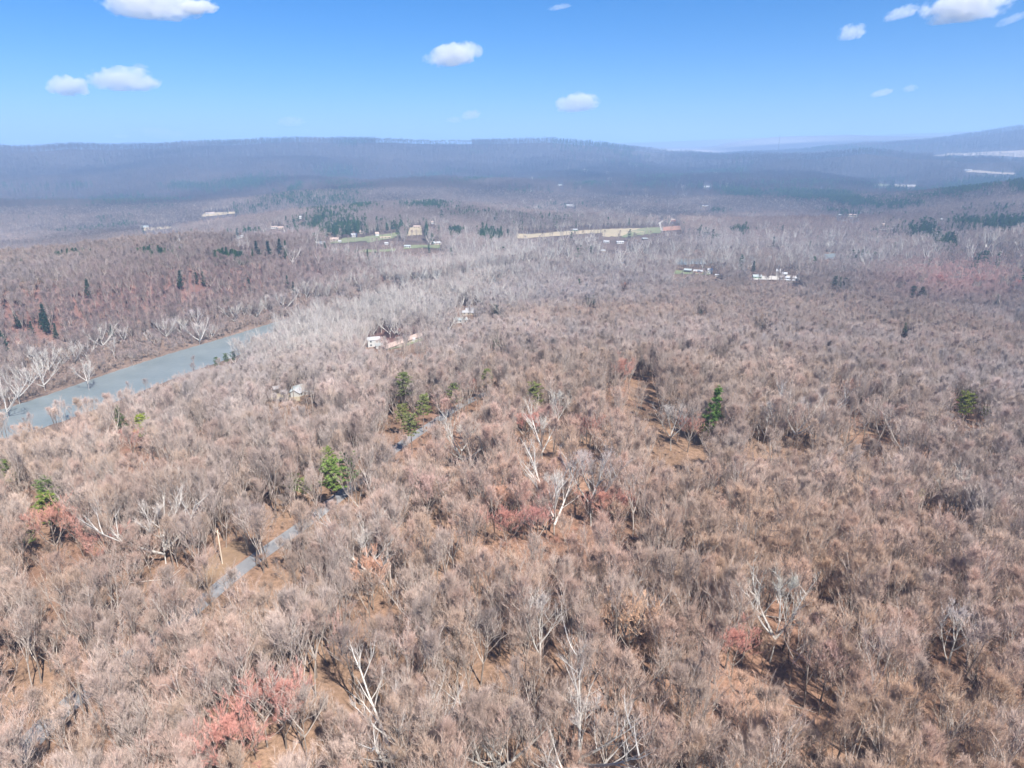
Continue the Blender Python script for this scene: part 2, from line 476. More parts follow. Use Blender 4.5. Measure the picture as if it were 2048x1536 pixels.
def drape_quad(name, corners, m, lift=0.3, n=14, rmin=60, label=None):
    """corners: four photo points on the ground, in order round the field"""
    w = [spot(px, py, 0, rmin) for px, py in corners]
    b = MB()
    edge = lambda i: 0.02 * math.sin(i * 2.3) 
    for i in range(n + 1):
        for j in range(n + 1):
            u, v = i / n, j / n
            uu = u + edge(j) * (u in (0, 1)) ; vv = v + edge(i + 3) * (v in (0, 1)) * 2
            q = (w[0] * (1 - uu) + w[1] * uu) * (1 - vv) + (w[3] * (1 - uu) + w[2] * uu) * vv
            b.v.append((q[0], q[1], float(H(q[0], q[1])) + lift))
    for i in range(n):
        for j in range(n):
            a = i * (n + 1) + j
            b.face((a, a + n + 1, a + n + 2, a + 1))
    o = b.build(name, m, smooth=True)
    OPEN.append([tuple(q) for q in w]); KEEP.append((corners, float(np.mean([np.hypot(*q) for q in w]))))
    tag(o, label, kind="structure")
    return o
def patchy(name, c1, c2, scale, fine=1.2):
    m, nt, b = mat(name)
    ge = node(nt, "ShaderNodeNewGeometry")
    n1 = node(nt, "ShaderNodeTexNoise"); n1.inputs["Scale"].default_value = scale; n1.inputs["Detail"].default_value = 9; n1.inputs["Roughness"].default_value = 0.65
    n2 = node(nt, "ShaderNodeTexNoise"); n2.inputs["Scale"].default_value = fine; n2.inputs["Detail"].default_value = 6
    nt.links.new(ge.outputs["Position"], n1.inputs["Vector"]); nt.links.new(ge.outputs["Position"], n2.inputs["Vector"])
    mp = node(nt, "ShaderNodeMapRange"); mp.inputs[1].default_value = 0.35; mp.inputs[2].default_value = 0.65
    nt.links.new(n1.outputs["Fac"], mp.inputs[0])
    cr = node(nt, "ShaderNodeMix", data_type='RGBA'); cr.inputs[6].default_value = (*c1, 1); cr.inputs[7].default_value = (*c2, 1)
    nt.links.new(mp.outputs[0], cr.inputs[0])
    m2 = node(nt, "ShaderNodeMapRange"); m2.inputs[3].default_value = 0.7; m2.inputs[4].default_value = 1.3; nt.links.new(n2.outputs["Fac"], m2.inputs[0])
    sc = node(nt, "ShaderNodeVectorMath", operation='SCALE'); nt.links.new(cr.outputs[2], sc.inputs[0]); nt.links.new(m2.outputs[0], sc.inputs["Scale"])
    nt.links.new(sc.outputs[0], b.inputs["Base Color"])
    b.inputs["Roughness"].default_value = 0.95; b.inputs["Specular IOR Level"].default_value = 0.1
    return m
M_ROAD = patchy("worn_asphalt", (0.165, 0.165, 0.17), (0.22, 0.22, 0.225), 0.12, 0.8)
M_GRAVEL = patchy("gravel", (0.34, 0.31, 0.28), (0.44, 0.41, 0.37), 0.1)
M_STRAW = patchy("dry_grass", (0.25, 0.17, 0.108), (0.19, 0.128, 0.085), 0.08)
M_STUBBLE = patchy("stubble", (0.36, 0.29, 0.20), (0.29, 0.25, 0.17), 0.02, 0.1)
M_LAWN = patchy("lawn", (0.13, 0.155, 0.085), (0.20, 0.20, 0.12), 0.05, 0.3)
M_TANCLEAR = patchy("tan_clearing", (0.26, 0.165, 0.105), (0.20, 0.125, 0.085), 0.15, 0.9)
M_SOILRED = patchy("red_soil", (0.32, 0.16, 0.12), (0.28, 0.18, 0.13), 0.02, 0.2)
M_PALEFIELD = patchy("pale_field", (0.34, 0.29, 0.24), (0.26, 0.22, 0.18), 0.003, 0.02)

road_px = [(20, 1530), (85, 1450), (160, 1388), (255, 1318), (330, 1268), (385, 1222), (445, 1168), (505, 1120), (560, 1083), (605, 1052), (690, 985), (800, 890), (905, 820), (1012, 772), (1090, 750), (1200, 722)]
road, ROAD = drape_line("road", [spot(*p) for p in road_px], 4.4, M_ROAD)
tag(road, "narrow grey paved road running up through the near woods", kind="structure")
verge_px = [(330, 1225), (395, 1165), (450, 1118), (500, 1078)]
verge, VERGE = drape_line("grass_verge", [spot(*p) for p in verge_px], 7.5, M_STRAW, 0.04)
tag(verge, "strip of dry orange grass along the left side of the road", kind="structure")
fr, FROAD = drape_line("field_track", [spot(p[0], p[1], 0, 900) for p in ((1325, 462), (1322, 452), (1319, 446), (1330, 440))], 6.0, M_GRAVEL, 0.4)
tag(fr, "pale gravel track beside the tan field", kind="structure")
hr, HROAD = drape_line("ridge_lane", [spot(p[0], p[1], 0, 1000) for p in ((1500, 485), (1600, 471), (1700, 464), (1770, 459), (1800, 455))], 4.5, M_GRAVEL, 0.4)
tag(hr, "thin pale lane slanting across the wooded hillside on the right", kind="structure")
dr2, DRIVE = drape_line("driveway", [spot(p[0], p[1], 0, 1000) for p in ((1690, 433), (1715, 434), (1730, 438), (1748, 444))], 7, M_STUBBLE, 0.5)
tag(dr2, "pale driveway curving off the hilltop house", kind="structure")

fields = [
    ("field", [(1030, 478), (1205, 466), (1210, 459), (1035, 468)], M_STUBBLE, 900, "long tan stubble field below the wooded hill, left half"),
    ("field", [(1205, 474), (1290, 470), (1290, 457), (1205, 459)], M_STUBBLE, 900, "tan stubble field, wider right part, beside the green pasture"),
    ("pasture", [(1240, 476), (1322, 466), (1320, 455), (1288, 456)], M_LAWN, 900, "green pasture between the tan field and the gravel track"),
    ("ploughed_field", [(1326, 463), (1362, 460), (1360, 452), (1326, 455)], M_SOILRED, 900, "reddish bare field right of the gravel track"),
    ("lawn", [(635, 488), (735, 482), (738, 475), (690, 476)], M_LAWN, 850, "green lawn around the village houses, left end"),
    ("lawn", [(735, 486), (800, 472), (800, 464), (730, 474)], M_LAWN, 850, "green lawn beyond the village pines, middle"),
    ("lawn", [(712, 505), (792, 501), (792, 497), (725, 500)], M_LAWN, 850, "lower green field below the dark village trees"),
    ("lawn", [(805, 500), (880, 497), (880, 490), (815, 491)], M_LAWN, 850, "green lawn by the low ranch house"),
    ("yard", [(815, 472), (845, 470), (842, 452), (820, 456)], M_STUBBLE, 900, "tan yard on the slope above the village"),
    ("lawn", [(1345, 548), (1420, 550), (1420, 544), (1350, 541)], M_LAWN, 600, "green lawn by the farm sheds left of the farmhouse"),
    ("farm_yard", [(1500, 560), (1600, 560), (1595, 552), (1505, 553)], M_GRAVEL, 600, "pale farm yard around the white farmhouse"),
    ("bottom_field", [(283, 463), (352, 456), (355, 452), (290, 456)], M_STUBBLE, 1200, "pale river flat field far left behind the bluff"),
    ("bottom_field", [(400, 434), (470, 428), (470, 424), (410, 427)], M_STUBBLE, 1200, "pale far river flat field in the left valley"),
    ("hill_field", [(1860, 313), (2120, 318), (2120, 303), (1900, 307)], M_PALEFIELD, 4000, "wide pale field below the right hand mountain"),
    ("far_field", [(1785, 374), (1835, 374), (1832, 370), (1790, 369)], M_PALEFIELD, 2000, "small pale clearing in the right valley"),
    ("far_field", [(1930, 345), (2030, 350), (2030, 346), (1940, 341)], M_PALEFIELD, 2000, "narrow pale strip field in the right valley"),
    ("far_field", [(1780, 370), (1770, 373), (1745, 371), (1760, 368)], M_LAWN, 2000, "dull green clearing in the right valley"),
    ("town_field", [(1260, 309), (1400, 308), (1420, 303), (1270, 303)], M_PALEFIELD, 7000, "hazy pale fields in the far gap between ridges"),
    ("clearing", [(1255, 800), (1320, 815), (1310, 770), (1262, 760)], M_TANCLEAR, 100, "tan open forest floor showing between trunks right of the red maple"),
    ("clearing", [(1690, 872), (1790, 868), (1800, 850), (1700, 855)], M_TANCLEAR, 100, "tan grassy clearing edged with reddish litter on the right"),
    ("clearing", [(1330, 875), (1400, 890), (1395, 862), (1335, 858)], M_TANCLEAR, 100, "tan litter patch behind the pale sycamore"),
    ("yard", [(538, 800), (600, 803), (600, 792), (545, 788)], M_STUBBLE, 200, "pale gravel yard by the metal roofed house in the woods"),
    ("lawn", [(772, 701), (850, 680), (840, 674), (775, 694)], M_LAWN, 350, "grass strip along the long barn"),
]
for i, (nm, cs, m, rmin, lab) in enumerate(fields):
    rr = np.hypot(*spot(cs[0][0], cs[0][1], 0, rmin))
    drape_quad(nm, cs, m, 0.05 + rr * 0.0004 + 0.03 * (i % 5), 14, rmin, lab)

# ------------------------------------------------------------------ plants: prototypes
def vadd(p, d, s): return (p[0] + d[0] * s, p[1] + d[1] * s, p[2] + d[2] * s)
def norm(d):
    l = math.sqrt(d[0]**2 + d[1]**2 + d[2]**2) or 1.0
    return (d[0] / l, d[1] / l, d[2] / l)
def jit(d, a): return norm((d[0] + random.gauss(0, a), d[1] + random.gauss(0, a), d[2] + random.gauss(0, a)))
def branch(p, d, L, n, wob, up):
    pts = [p]
    for i in range(n):
        d = norm((d[0] + random.gauss(0, wob), d[1] + random.gauss(0, wob), d[2] + random.gauss(0, wob) + up))
        p = vadd(p, d, L / n); pts.append(p)
    return pts, d
def bare_tree(seed, Ht=20.0, fork=0.5, spread=0.55, nl=7, twigs=13, tw=0.034, lod=0, limb_r=0.13, up=0.13, twl=1.25):
    """returns (trunk MB, crown MB); crown slots: 0 limbs, 1 twigs"""
    random.seed(seed)
    t, c = MB(), MB()
    tr = (0.0115 if limb_r < .15 else .009) * Ht
    lean = (random.gauss(0, .05), random.gauss(0, .05), 1)
    zf = Ht * fork
    tp, td = branch((0, 0, -0.6), norm(lean), zf + 0.6, 5, 0.035, 0.02)
    t.tube(tp, [tr * 1.35, tr, tr * .93, tr * .86, tr * .8, tr * .72], 7 if lod == 0 else 4)
    lead, ld = branch(tp[-1], td, Ht * (0.92 - fork), 4, 0.06, 0.05)
    (c if lod else t).tube(lead, [tr * .7, tr * .5, tr * .34, tr * .2, 0.04], 5 if lod == 0 else 3)
    starts = []
    for k in range(nl):
        f = k / max(nl - 1, 1)
        if f < 0.35: 
            i = random.choice((3, 4)); p = tp[i]
        else:
            i = min(int((f - 0.35) / 0.65 * 3.4), 3); p = lead[i]
        ang = k * 2.4 + random.uniform(-.5, .5)
        s = spread * random.uniform(0.75, 1.25) * (1.0 - 0.35 * f)
        d = norm((math.cos(ang) * s, math.sin(ang) * s, 1.0 - 0.35 * s))
        L = (Ht * 0.97 - p[2]) * random.uniform(0.72, 0.98) / max(d[2], .55) * (0.8 if f > .8 else 0.9)
        starts.append((p, d, L))
    starts.append((lead[-2], ld, Ht * 0.14))
    tips = []
    for p, d, L in starts:
        pts, dd = branch(p, d, L, 5, 0.05, up)
        r0 = limb_r * random.uniform(.8, 1.2) * L / 9
        c.tube(pts, [r0, r0 * .8, r0 * .6, r0 * .42, r0 * .25, 0.02], 5 if lod == 0 else 3, 0)
        nsub = (8, 5, 3)[lod]
        for j in range(nsub):
            f = 0.28 + 0.72 * j / nsub + random.uniform(0, .08)
            x = min(f * 5, 4.99); i = int(x); q = tuple(pts[i][a] * (1 - x + i) + pts[i + 1][a] * (x - i) for a in range(3))
            ax = norm((pts[i + 1][0] - pts[i][0], pts[i + 1][1] - pts[i][1], pts[i + 1][2] - pts[i][2]))
            sd = jit(norm((ax[0] + random.gauss(0, .55), ax[1] + random.gauss(0, .55), ax[2] * .9 + .35)), .15)
            sl = L * (0.50 - 0.28 * f) * random.uniform(.8, 1.25) + .5
            sp_, sdd = branch(q, sd, sl, 3, 0.07, 0.10)
            c.tube(sp_, [r0 * .36, r0 * .26, r0 * .17, 0.012], 3, 0, False)
            if lod < 2:
                for m in range((5, 2)[lod]):
                    g = 0.25 + 0.75 * random.random(); y = min(g * 3, 2.99); i2 = int(y)
                    q2 = tuple(sp_[i2][a] * (1 - y + i2) + sp_[i2 + 1][a] * (y - i2) for a in range(3))
                    d2 = jit(norm((sdd[0] + random.gauss(0, .45), sdd[1] + random.gauss(0, .45), sdd[2] * .8 + .42)), .1)
                    l2 = sl * 0.5 * random.uniform(.7, 1.2) + .35
                    e2 = vadd(q2, d2, l2)
                    c.blade(q2, e2, 0.095, 0)
                    tips.append((q2, e2, d2))
            else:
                tips.append((q, sp_[-1], sdd))
    nt_ = (twigs, int(twigs * 1.0), int(twigs * 1.0))[lod]
    wf = (1.0, 2.4, 5.0)[lod]
    for a, b, d in tips:
        for k in range(nt_):
            f = random.random() ** .8
            q = tuple(a[x] * (1 - f) + b[x] * f for x in range(3))
            dd = jit(norm((d[0] * .9, d[1] * .9, d[2] * .9 + .32)), .36)
            c.blade(q, vadd(q, dd, twl * random.uniform(.55, 1.3)), tw * wf, 1)
    return t, c
def pine(seed, Ht=18.0, base=0.45, width=4.0, kind=0, dens=1.0, lod=0):
    """irregular pine: whorled limbs carrying needle clumps.  kind 0 rounded, 1 conical"""
    random.seed(seed)
    t, c = MB(), MB()
    tp, td = branch((0, 0, -.5), norm((random.gauss(0, .04), random.gauss(0, .04), 1)), Ht + .3, 7, 0.025, 0.02)
    r = 0.011 * Ht
    t.tube(tp, [r * (1.2 - .145 * i) for i in range(8)], 6 if lod == 0 else 4)
    nw = int((11 if lod == 0 else 6) * (1 - base) / .55)
    for w in range(nw):
        f = base + (1 - base) * (w + random.uniform(0, .6)) / nw
        x = min(f * 7, 6.99); i = int(x); p = tuple(tp[i][a] * (1 - x + i) + tp[i + 1][a] * (x - i) for a in range(3))
        g = (f - base) / (1 - base)
        Lw = width * ((1.05 - g) if kind == 1 else math.sqrt(max(1 - (g * 1.25 - .35)**2, .12)))
        for k in range(random.choice((4, 5, 5)) if lod == 0 else 4):
            a = k * 1.33 + w * 0.8 + random.uniform(-.4, .4)
            L = Lw * random.uniform(.55, 1.15)
            d = norm((math.cos(a), math.sin(a), random.uniform(.05, .4)))
            b, dd = branch(p, d, L, 3, .08, .06)
            t.tube(b, [.06, .045, .03, .015], 3, 0, False)
            for s in range(3 if lod == 0 else 2):
                y = min((.45 + .27 * s + random.uniform(-.1, .1)) * 3, 2.95); i2 = int(y)
                q = tuple(b[i2][z] * (1 - y + i2) + b[i2 + 1][z] * (y - i2) for z in range(3))
                q = (q[0] + random.gauss(0, .25), q[1] + random.gauss(0, .25), q[2] + random.gauss(0, .15))
                for m in range(int((36 if lod == 0 else 9) * dens)):
                    nd = norm((random.gauss(0, 1), random.gauss(0, 1), abs(random.gauss(0, .7)) + .1))
                    c.blade(q, vadd(q, nd, random.uniform(.5, 1.0) * (1 if lod == 0 else 1.5)), .17 if lod == 0 else .7, 0)
    for m in range(30):
        nd = norm((random.gauss(0, 1), random.gauss(0, 1), abs(random.gauss(0, 1)) + .6))
        c.blade(tp[-1], vadd(tp[-1], nd, .8), .14, 0)
    return t, c

PROTO = {}          # name -> list of (trunk mesh, crown mesh, joined mesh)
def proto(kind, trunk, crown, tm, cm):
    tme = trunk.mesh("trunk", tm, True)
    cme = crown.mesh("crown", cm)
    j = MB(); j.v = trunk.v + crown.v; n = len(trunk.v)
    nm = len(tm)
    j.f = trunk.f + [tuple(i + n for i in f) for f in crown.f]
    j.m = trunk.m + [m + nm for m in crown.m]
    jme = j.mesh(kind, tm + cm)
    PROTO.setdefault(kind, []).append((tme, cme, jme))
for s in range(9):
    q = [(20, .46, .34, 6), (22, .54, .27, 6), (18, .38, .45, 7), (21, .46, .37, 6), (20, .50, .25, 6), (23, .40, .33, 7), (17, .40, .44, 7), (21, .55, .32, 6), (22, .36, .40, 7)][s]
    proto("bare_tree", *bare_tree(100 + s, q[0], q[1], q[2], q[3], twigs=18, tw=.025, limb_r=.105), [M_TRUNK], [M_LIMB, M_TWIG])
for s in range(4):      # pale crowned trees with showing limbs
    q = [(20, .40, .70, 6), (22, .45, .60, 6), (18, .34, .85, 7), (21, .5, .55, 6)][s]
    proto("pale_tree", *bare_tree(140 + s, q[0], q[1], q[2], q[3], twigs=9, limb_r=.16), [M_LIMB], [M_LIMB, M_TWIG])
for s in range(4):      # sycamores: heavy white limbs, thin twigs
    q = [(22, .30, .95, 7), (24, .36, .75, 7), (20, .28, 1.1, 8), (23, .42, .6, 6)][s]
    proto("sycamore", *bare_tree(160 + s, q[0], q[1], q[2], q[3], twigs=8, limb_r=.19, up=.14), [M_WHITE], [M_WHITE, M_TWIG])
for s in range(3):      # budding maples: dense rounded crown
    proto("maple", *bare_tree(180 + s, 17, .36, .7, 9, twigs=46, tw=.032, limb_r=.08, twl=.8), [M_TRUNK], [M_LIMB, M_TWIG])
for s in range(3):      # understorey saplings
    proto("sapling", *bare_tree(200 + s, 9, .35, .6, 5, twigs=9, tw=.03, limb_r=.09, twl=.9), [M_TRUNK], [M_LIMB, M_TWIG])
for s in range(3): proto("pine", *pine(220 + s, 18, .48, 3.6, 0), [M_TRUNK], [M_NEEDLE])
for s in range(3): proto("conifer", *pine(240 + s, 17, .22, 3.4, 1), [M_TRUNK], [M_NEEDLE])
for s in range(6):
    q = [(20, .42, .45, 7), (22, .5, .36, 6), (18, .35, .55, 7), (21, .45, .44, 7), (19, .5, .34, 6), (20, .4, .5, 7)][s]
    proto("mid_tree", *bare_tree(300 + s, q[0], q[1], q[2], q[3], twigs=12, lod=1, tw=.03), [M_TRUNK], [M_LIMB, M_TWIG])
for s in range(4):
    q = [(20, .40, .7, 6), (22, .46, .6, 6), (18, .35, .8, 6), (20, .4, .6, 6)][s]
    proto("far_tree", *bare_tree(340 + s, q[0], q[1], q[2], q[3], twigs=12, lod=2, limb_r=.07, tw=.026), [M_TWIG], [M_TWIG, M_TWIG])
for s in range(2): proto("far_sycamore", *bare_tree(360 + s, 23, .34, .85, 6, twigs=5, lod=1, limb_r=.24), [M_WHITE], [M_WHITE, M_TWIG])
for s in range(2): proto("far_pine", *pine(380 + s, 18, .3, 3.6, s % 2, lod=1), [M_TRUNK], [M_NEEDLE])

# ------------------------------------------------------------------ single trees: placed where the photograph shows them
TAKEN = []          # (x, y, radius, sight clearance) kept free of other trees
def plant(name, kind, xy, scale, tint, label, cat, group=None, var=None, sink=0.0, hs=1.0, keep=True):
    var = random.randrange(len(PROTO[kind])) if var is None else var
    tme, cme, _ = PROTO[kind][var]
    root = empty(name, (xy[0], xy[1], float(H(xy[0], xy[1])) - sink), random.uniform(0, 6.283))
    root.scale = (scale, scale, scale * hs)
    tag(root, label, cat, group)
    t = link(bpy.data.objects.new("trunk", tme), root)
    c = link(bpy.data.objects.new("crown", cme), root)
    for o in (t, c): o["tint"] = [float(v) for v in tint]
    TAKEN.append((xy[0], xy[1], 3.2 * scale))
    d = math.sqrt(xy[0]**2 + xy[1]**2); sl = math.hypot(d, CAM_Z - root.location.z)
    if keep:
        cx_, cy_ = proj(xy[0], xy[1], root.location.z + 12.5 * scale); kr = 3.3 * scale * FPX / sl
        keep_ellipse(float(cx_), float(cy_), kr, kr * 1.15, d - 2)
    return root
GREY = np.array((0.455, 0.37, 0.325))
GS = GREY / np.array((0.30, 0.235, 0.215))
KEEPD = np.zeros((1536 // 2 + 1, 2048 // 2 + 1), np.float32)
_kx, _ky = np.meshgrid(np.arange(KEEPD.shape[1]) * 2.0, np.arange(KEEPD.shape[0]) * 2.0)
def keep_poly(poly, dist):
    m = inside(poly, _kx, _ky); KEEPD[m] = np.maximum(KEEPD[m], dist)
def keep_ellipse(cx, cy, rx, ry, dist):
    m = ((_kx - cx) / max(rx, 1.5))**2 + ((_ky - cy) / max(ry, 1.5))**2 < 1; KEEPD[m] = np.maximum(KEEPD[m], dist)

def vary(c, a=0.08): return np.array(c) * (1 + np.array([random.gauss(0, a)] * 3)) * (1 + np.array([random.gauss(0, a * .3) for _ in range(3)]))

RED, ORANGE, PINK = (0.53, 0.265, 0.215), (0.55, 0.32, 0.225), (0.50, 0.345, 0.30)
# what the photograph shows between the crowns: the river, the road, the fields
for poly, d in KEEP: keep_poly(poly, d - 4)
keep_poly([(-60, 838), (0, 823), (85, 796), (137, 778), (191, 755), (222, 747), (284, 727), (342, 706), (410, 689), (478, 668), (547, 647), (547, 650), (478, 673), (444, 694), (410, 719), (359, 743), (290, 768), (239, 785), (164, 803), (120, 828), (65, 840), (0, 858), (-60, 862)], 1e3)
for poly in ([(462, 1160), (515, 1115), (595, 1060), (590, 1052), (545, 1078), (505, 1102), (450, 1150)], [(420, 1165), (470, 1095), (495, 1085), (505, 1095), (460, 1150)], [(80, 1452), (130, 1412), (140, 1400), (125, 1395), (100, 1415)]):
    keep_poly(poly, 170 if poly[0][0] < 900 else 300)
random.seed(11)
maples = [  # photo x, y of the crown, scale, colour, label
    (1243, 742, 1.05, RED, "bright orange red budding maple, the largest red crown, above the tan clearing right of centre"),
    (1058, 850, .85, RED, "red budding maple hiding a small green pine, in the middle of the woods"),
    (1380, 856, .75, RED, "small rounded red budding maple just left of the pale bare sycamore"),
    (935, 772, .75, RED, "red budding maple between two small pines near the far road"),
    (1000, 1000, .9, ORANGE, "orange topped maple beside the white dead looking sycamore"),
    (1012, 1047, .75, RED, "deepest red low maple at the left foot of the white sycamore"),
    (1075, 1040, .8, RED, "red budding maple directly behind the white sycamore limbs"),
    (855, 985, 1.0, PINK, "salmon red tall maple left of the orange topped maple"),
    (100, 1050, .95, RED, "salmon red maple crown below the dark pines near the left edge"),
    (145, 1042, .75, RED, "smaller red maple beside the pines near the left edge"),
    (190, 1092, .8, RED, "dusty red rounded maple right of the left edge maples"),
    (262, 882, .75, RED, "small red maple below the yellow green pine near the river"),
    (402, 812, .6, RED, "small red maple alone in the grey wood below the river"),
    (560, 1405, .95, RED, "bright red orange maple crown at the bottom left, above the other front maple"),
    (455, 1488, 1.0, RED, "pinkish red maple at the bottom edge of the picture"),
    (512, 1405, .7, RED, "red orange maple crown at the left flank of the bright front maple"),
    (655, 1255, .65, PINK, "pink red understorey maple left of the dark multi stemmed tree"),
    (742, 1152, .85, ORANGE, "orange crowned maple right of the silver shrubby tree"),
    (1470, 1290, .75, RED, "small red maple among the front trees on the right"),
    (1655, 1320, .9, PINK, "pink red maple under the tan crowns at lower right"),
    (1262, 1235, 1.0, (0.70, .44, .31), "peach tinted broad crown in the front woods right of centre"),
    (1100, 830, .8, PINK, "pinkish maple behind the white sycamore in the middle wood"),
    (890, 815, .8, PINK, "pinkish red maple below the leaning pine"),
    (1150, 945, .9, PINK, "pinkish grey maple above the slender white birch like tree"),
    (1775, 830, .8, PINK, "pale pink maple beside the tan clearing on the right"),
    (1895, 805, .6, RED, "small red maple behind the sparse green pine on the right"),
    (1700, 775, .8, ORANGE, "dull orange crown alone in the grey wood on the right"),
    (1250, 572, .8, RED, "small red maple far off in the grey woods left of the farm"),
    (1650, 528, 1.0, PINK, "pinkish red crown right of the white farmhouse"),
    (1880, 560, 1.2, RED, "broadest red maple in the far right grove"),
    (1920, 545, 1.2, PINK, "pink maple behind the broadest red one in the far right grove"),
    (1955, 562, 1.1, RED, "red maple just right of the broadest one in the far right grove"),
    (1840, 552, 1.1, PINK, "pink maple at the left end of the far right grove"),
    (2010, 555, 1.2, PINK, "pink maple near the right edge in the far right grove"),
    (2040, 570, 1.1, RED, "red maple at the right edge in the far right grove"),
    (1800, 560, 1.1, PINK, "pale pink low maple left of the far right grove, by the tan strip"),
    (1180, 858, .9, RED, "red flushed maple at the top of the ravine by the tall thin trunk"),
    (1205, 1010, .8, RED, "dull red low maple between the two white sycamores"),
    (1245, 1012, .7, RED, "rusty red shrub sized maple right of the second white sycamore"),
]
for px, py, s, c, lab in maples:
    s *= .86
    xy = spot(px, py, 12 * s)
    plant("red_maple", "maple", xy, s, vary(c, .06), lab, "maple tree", "budding red maples in the bare woods")

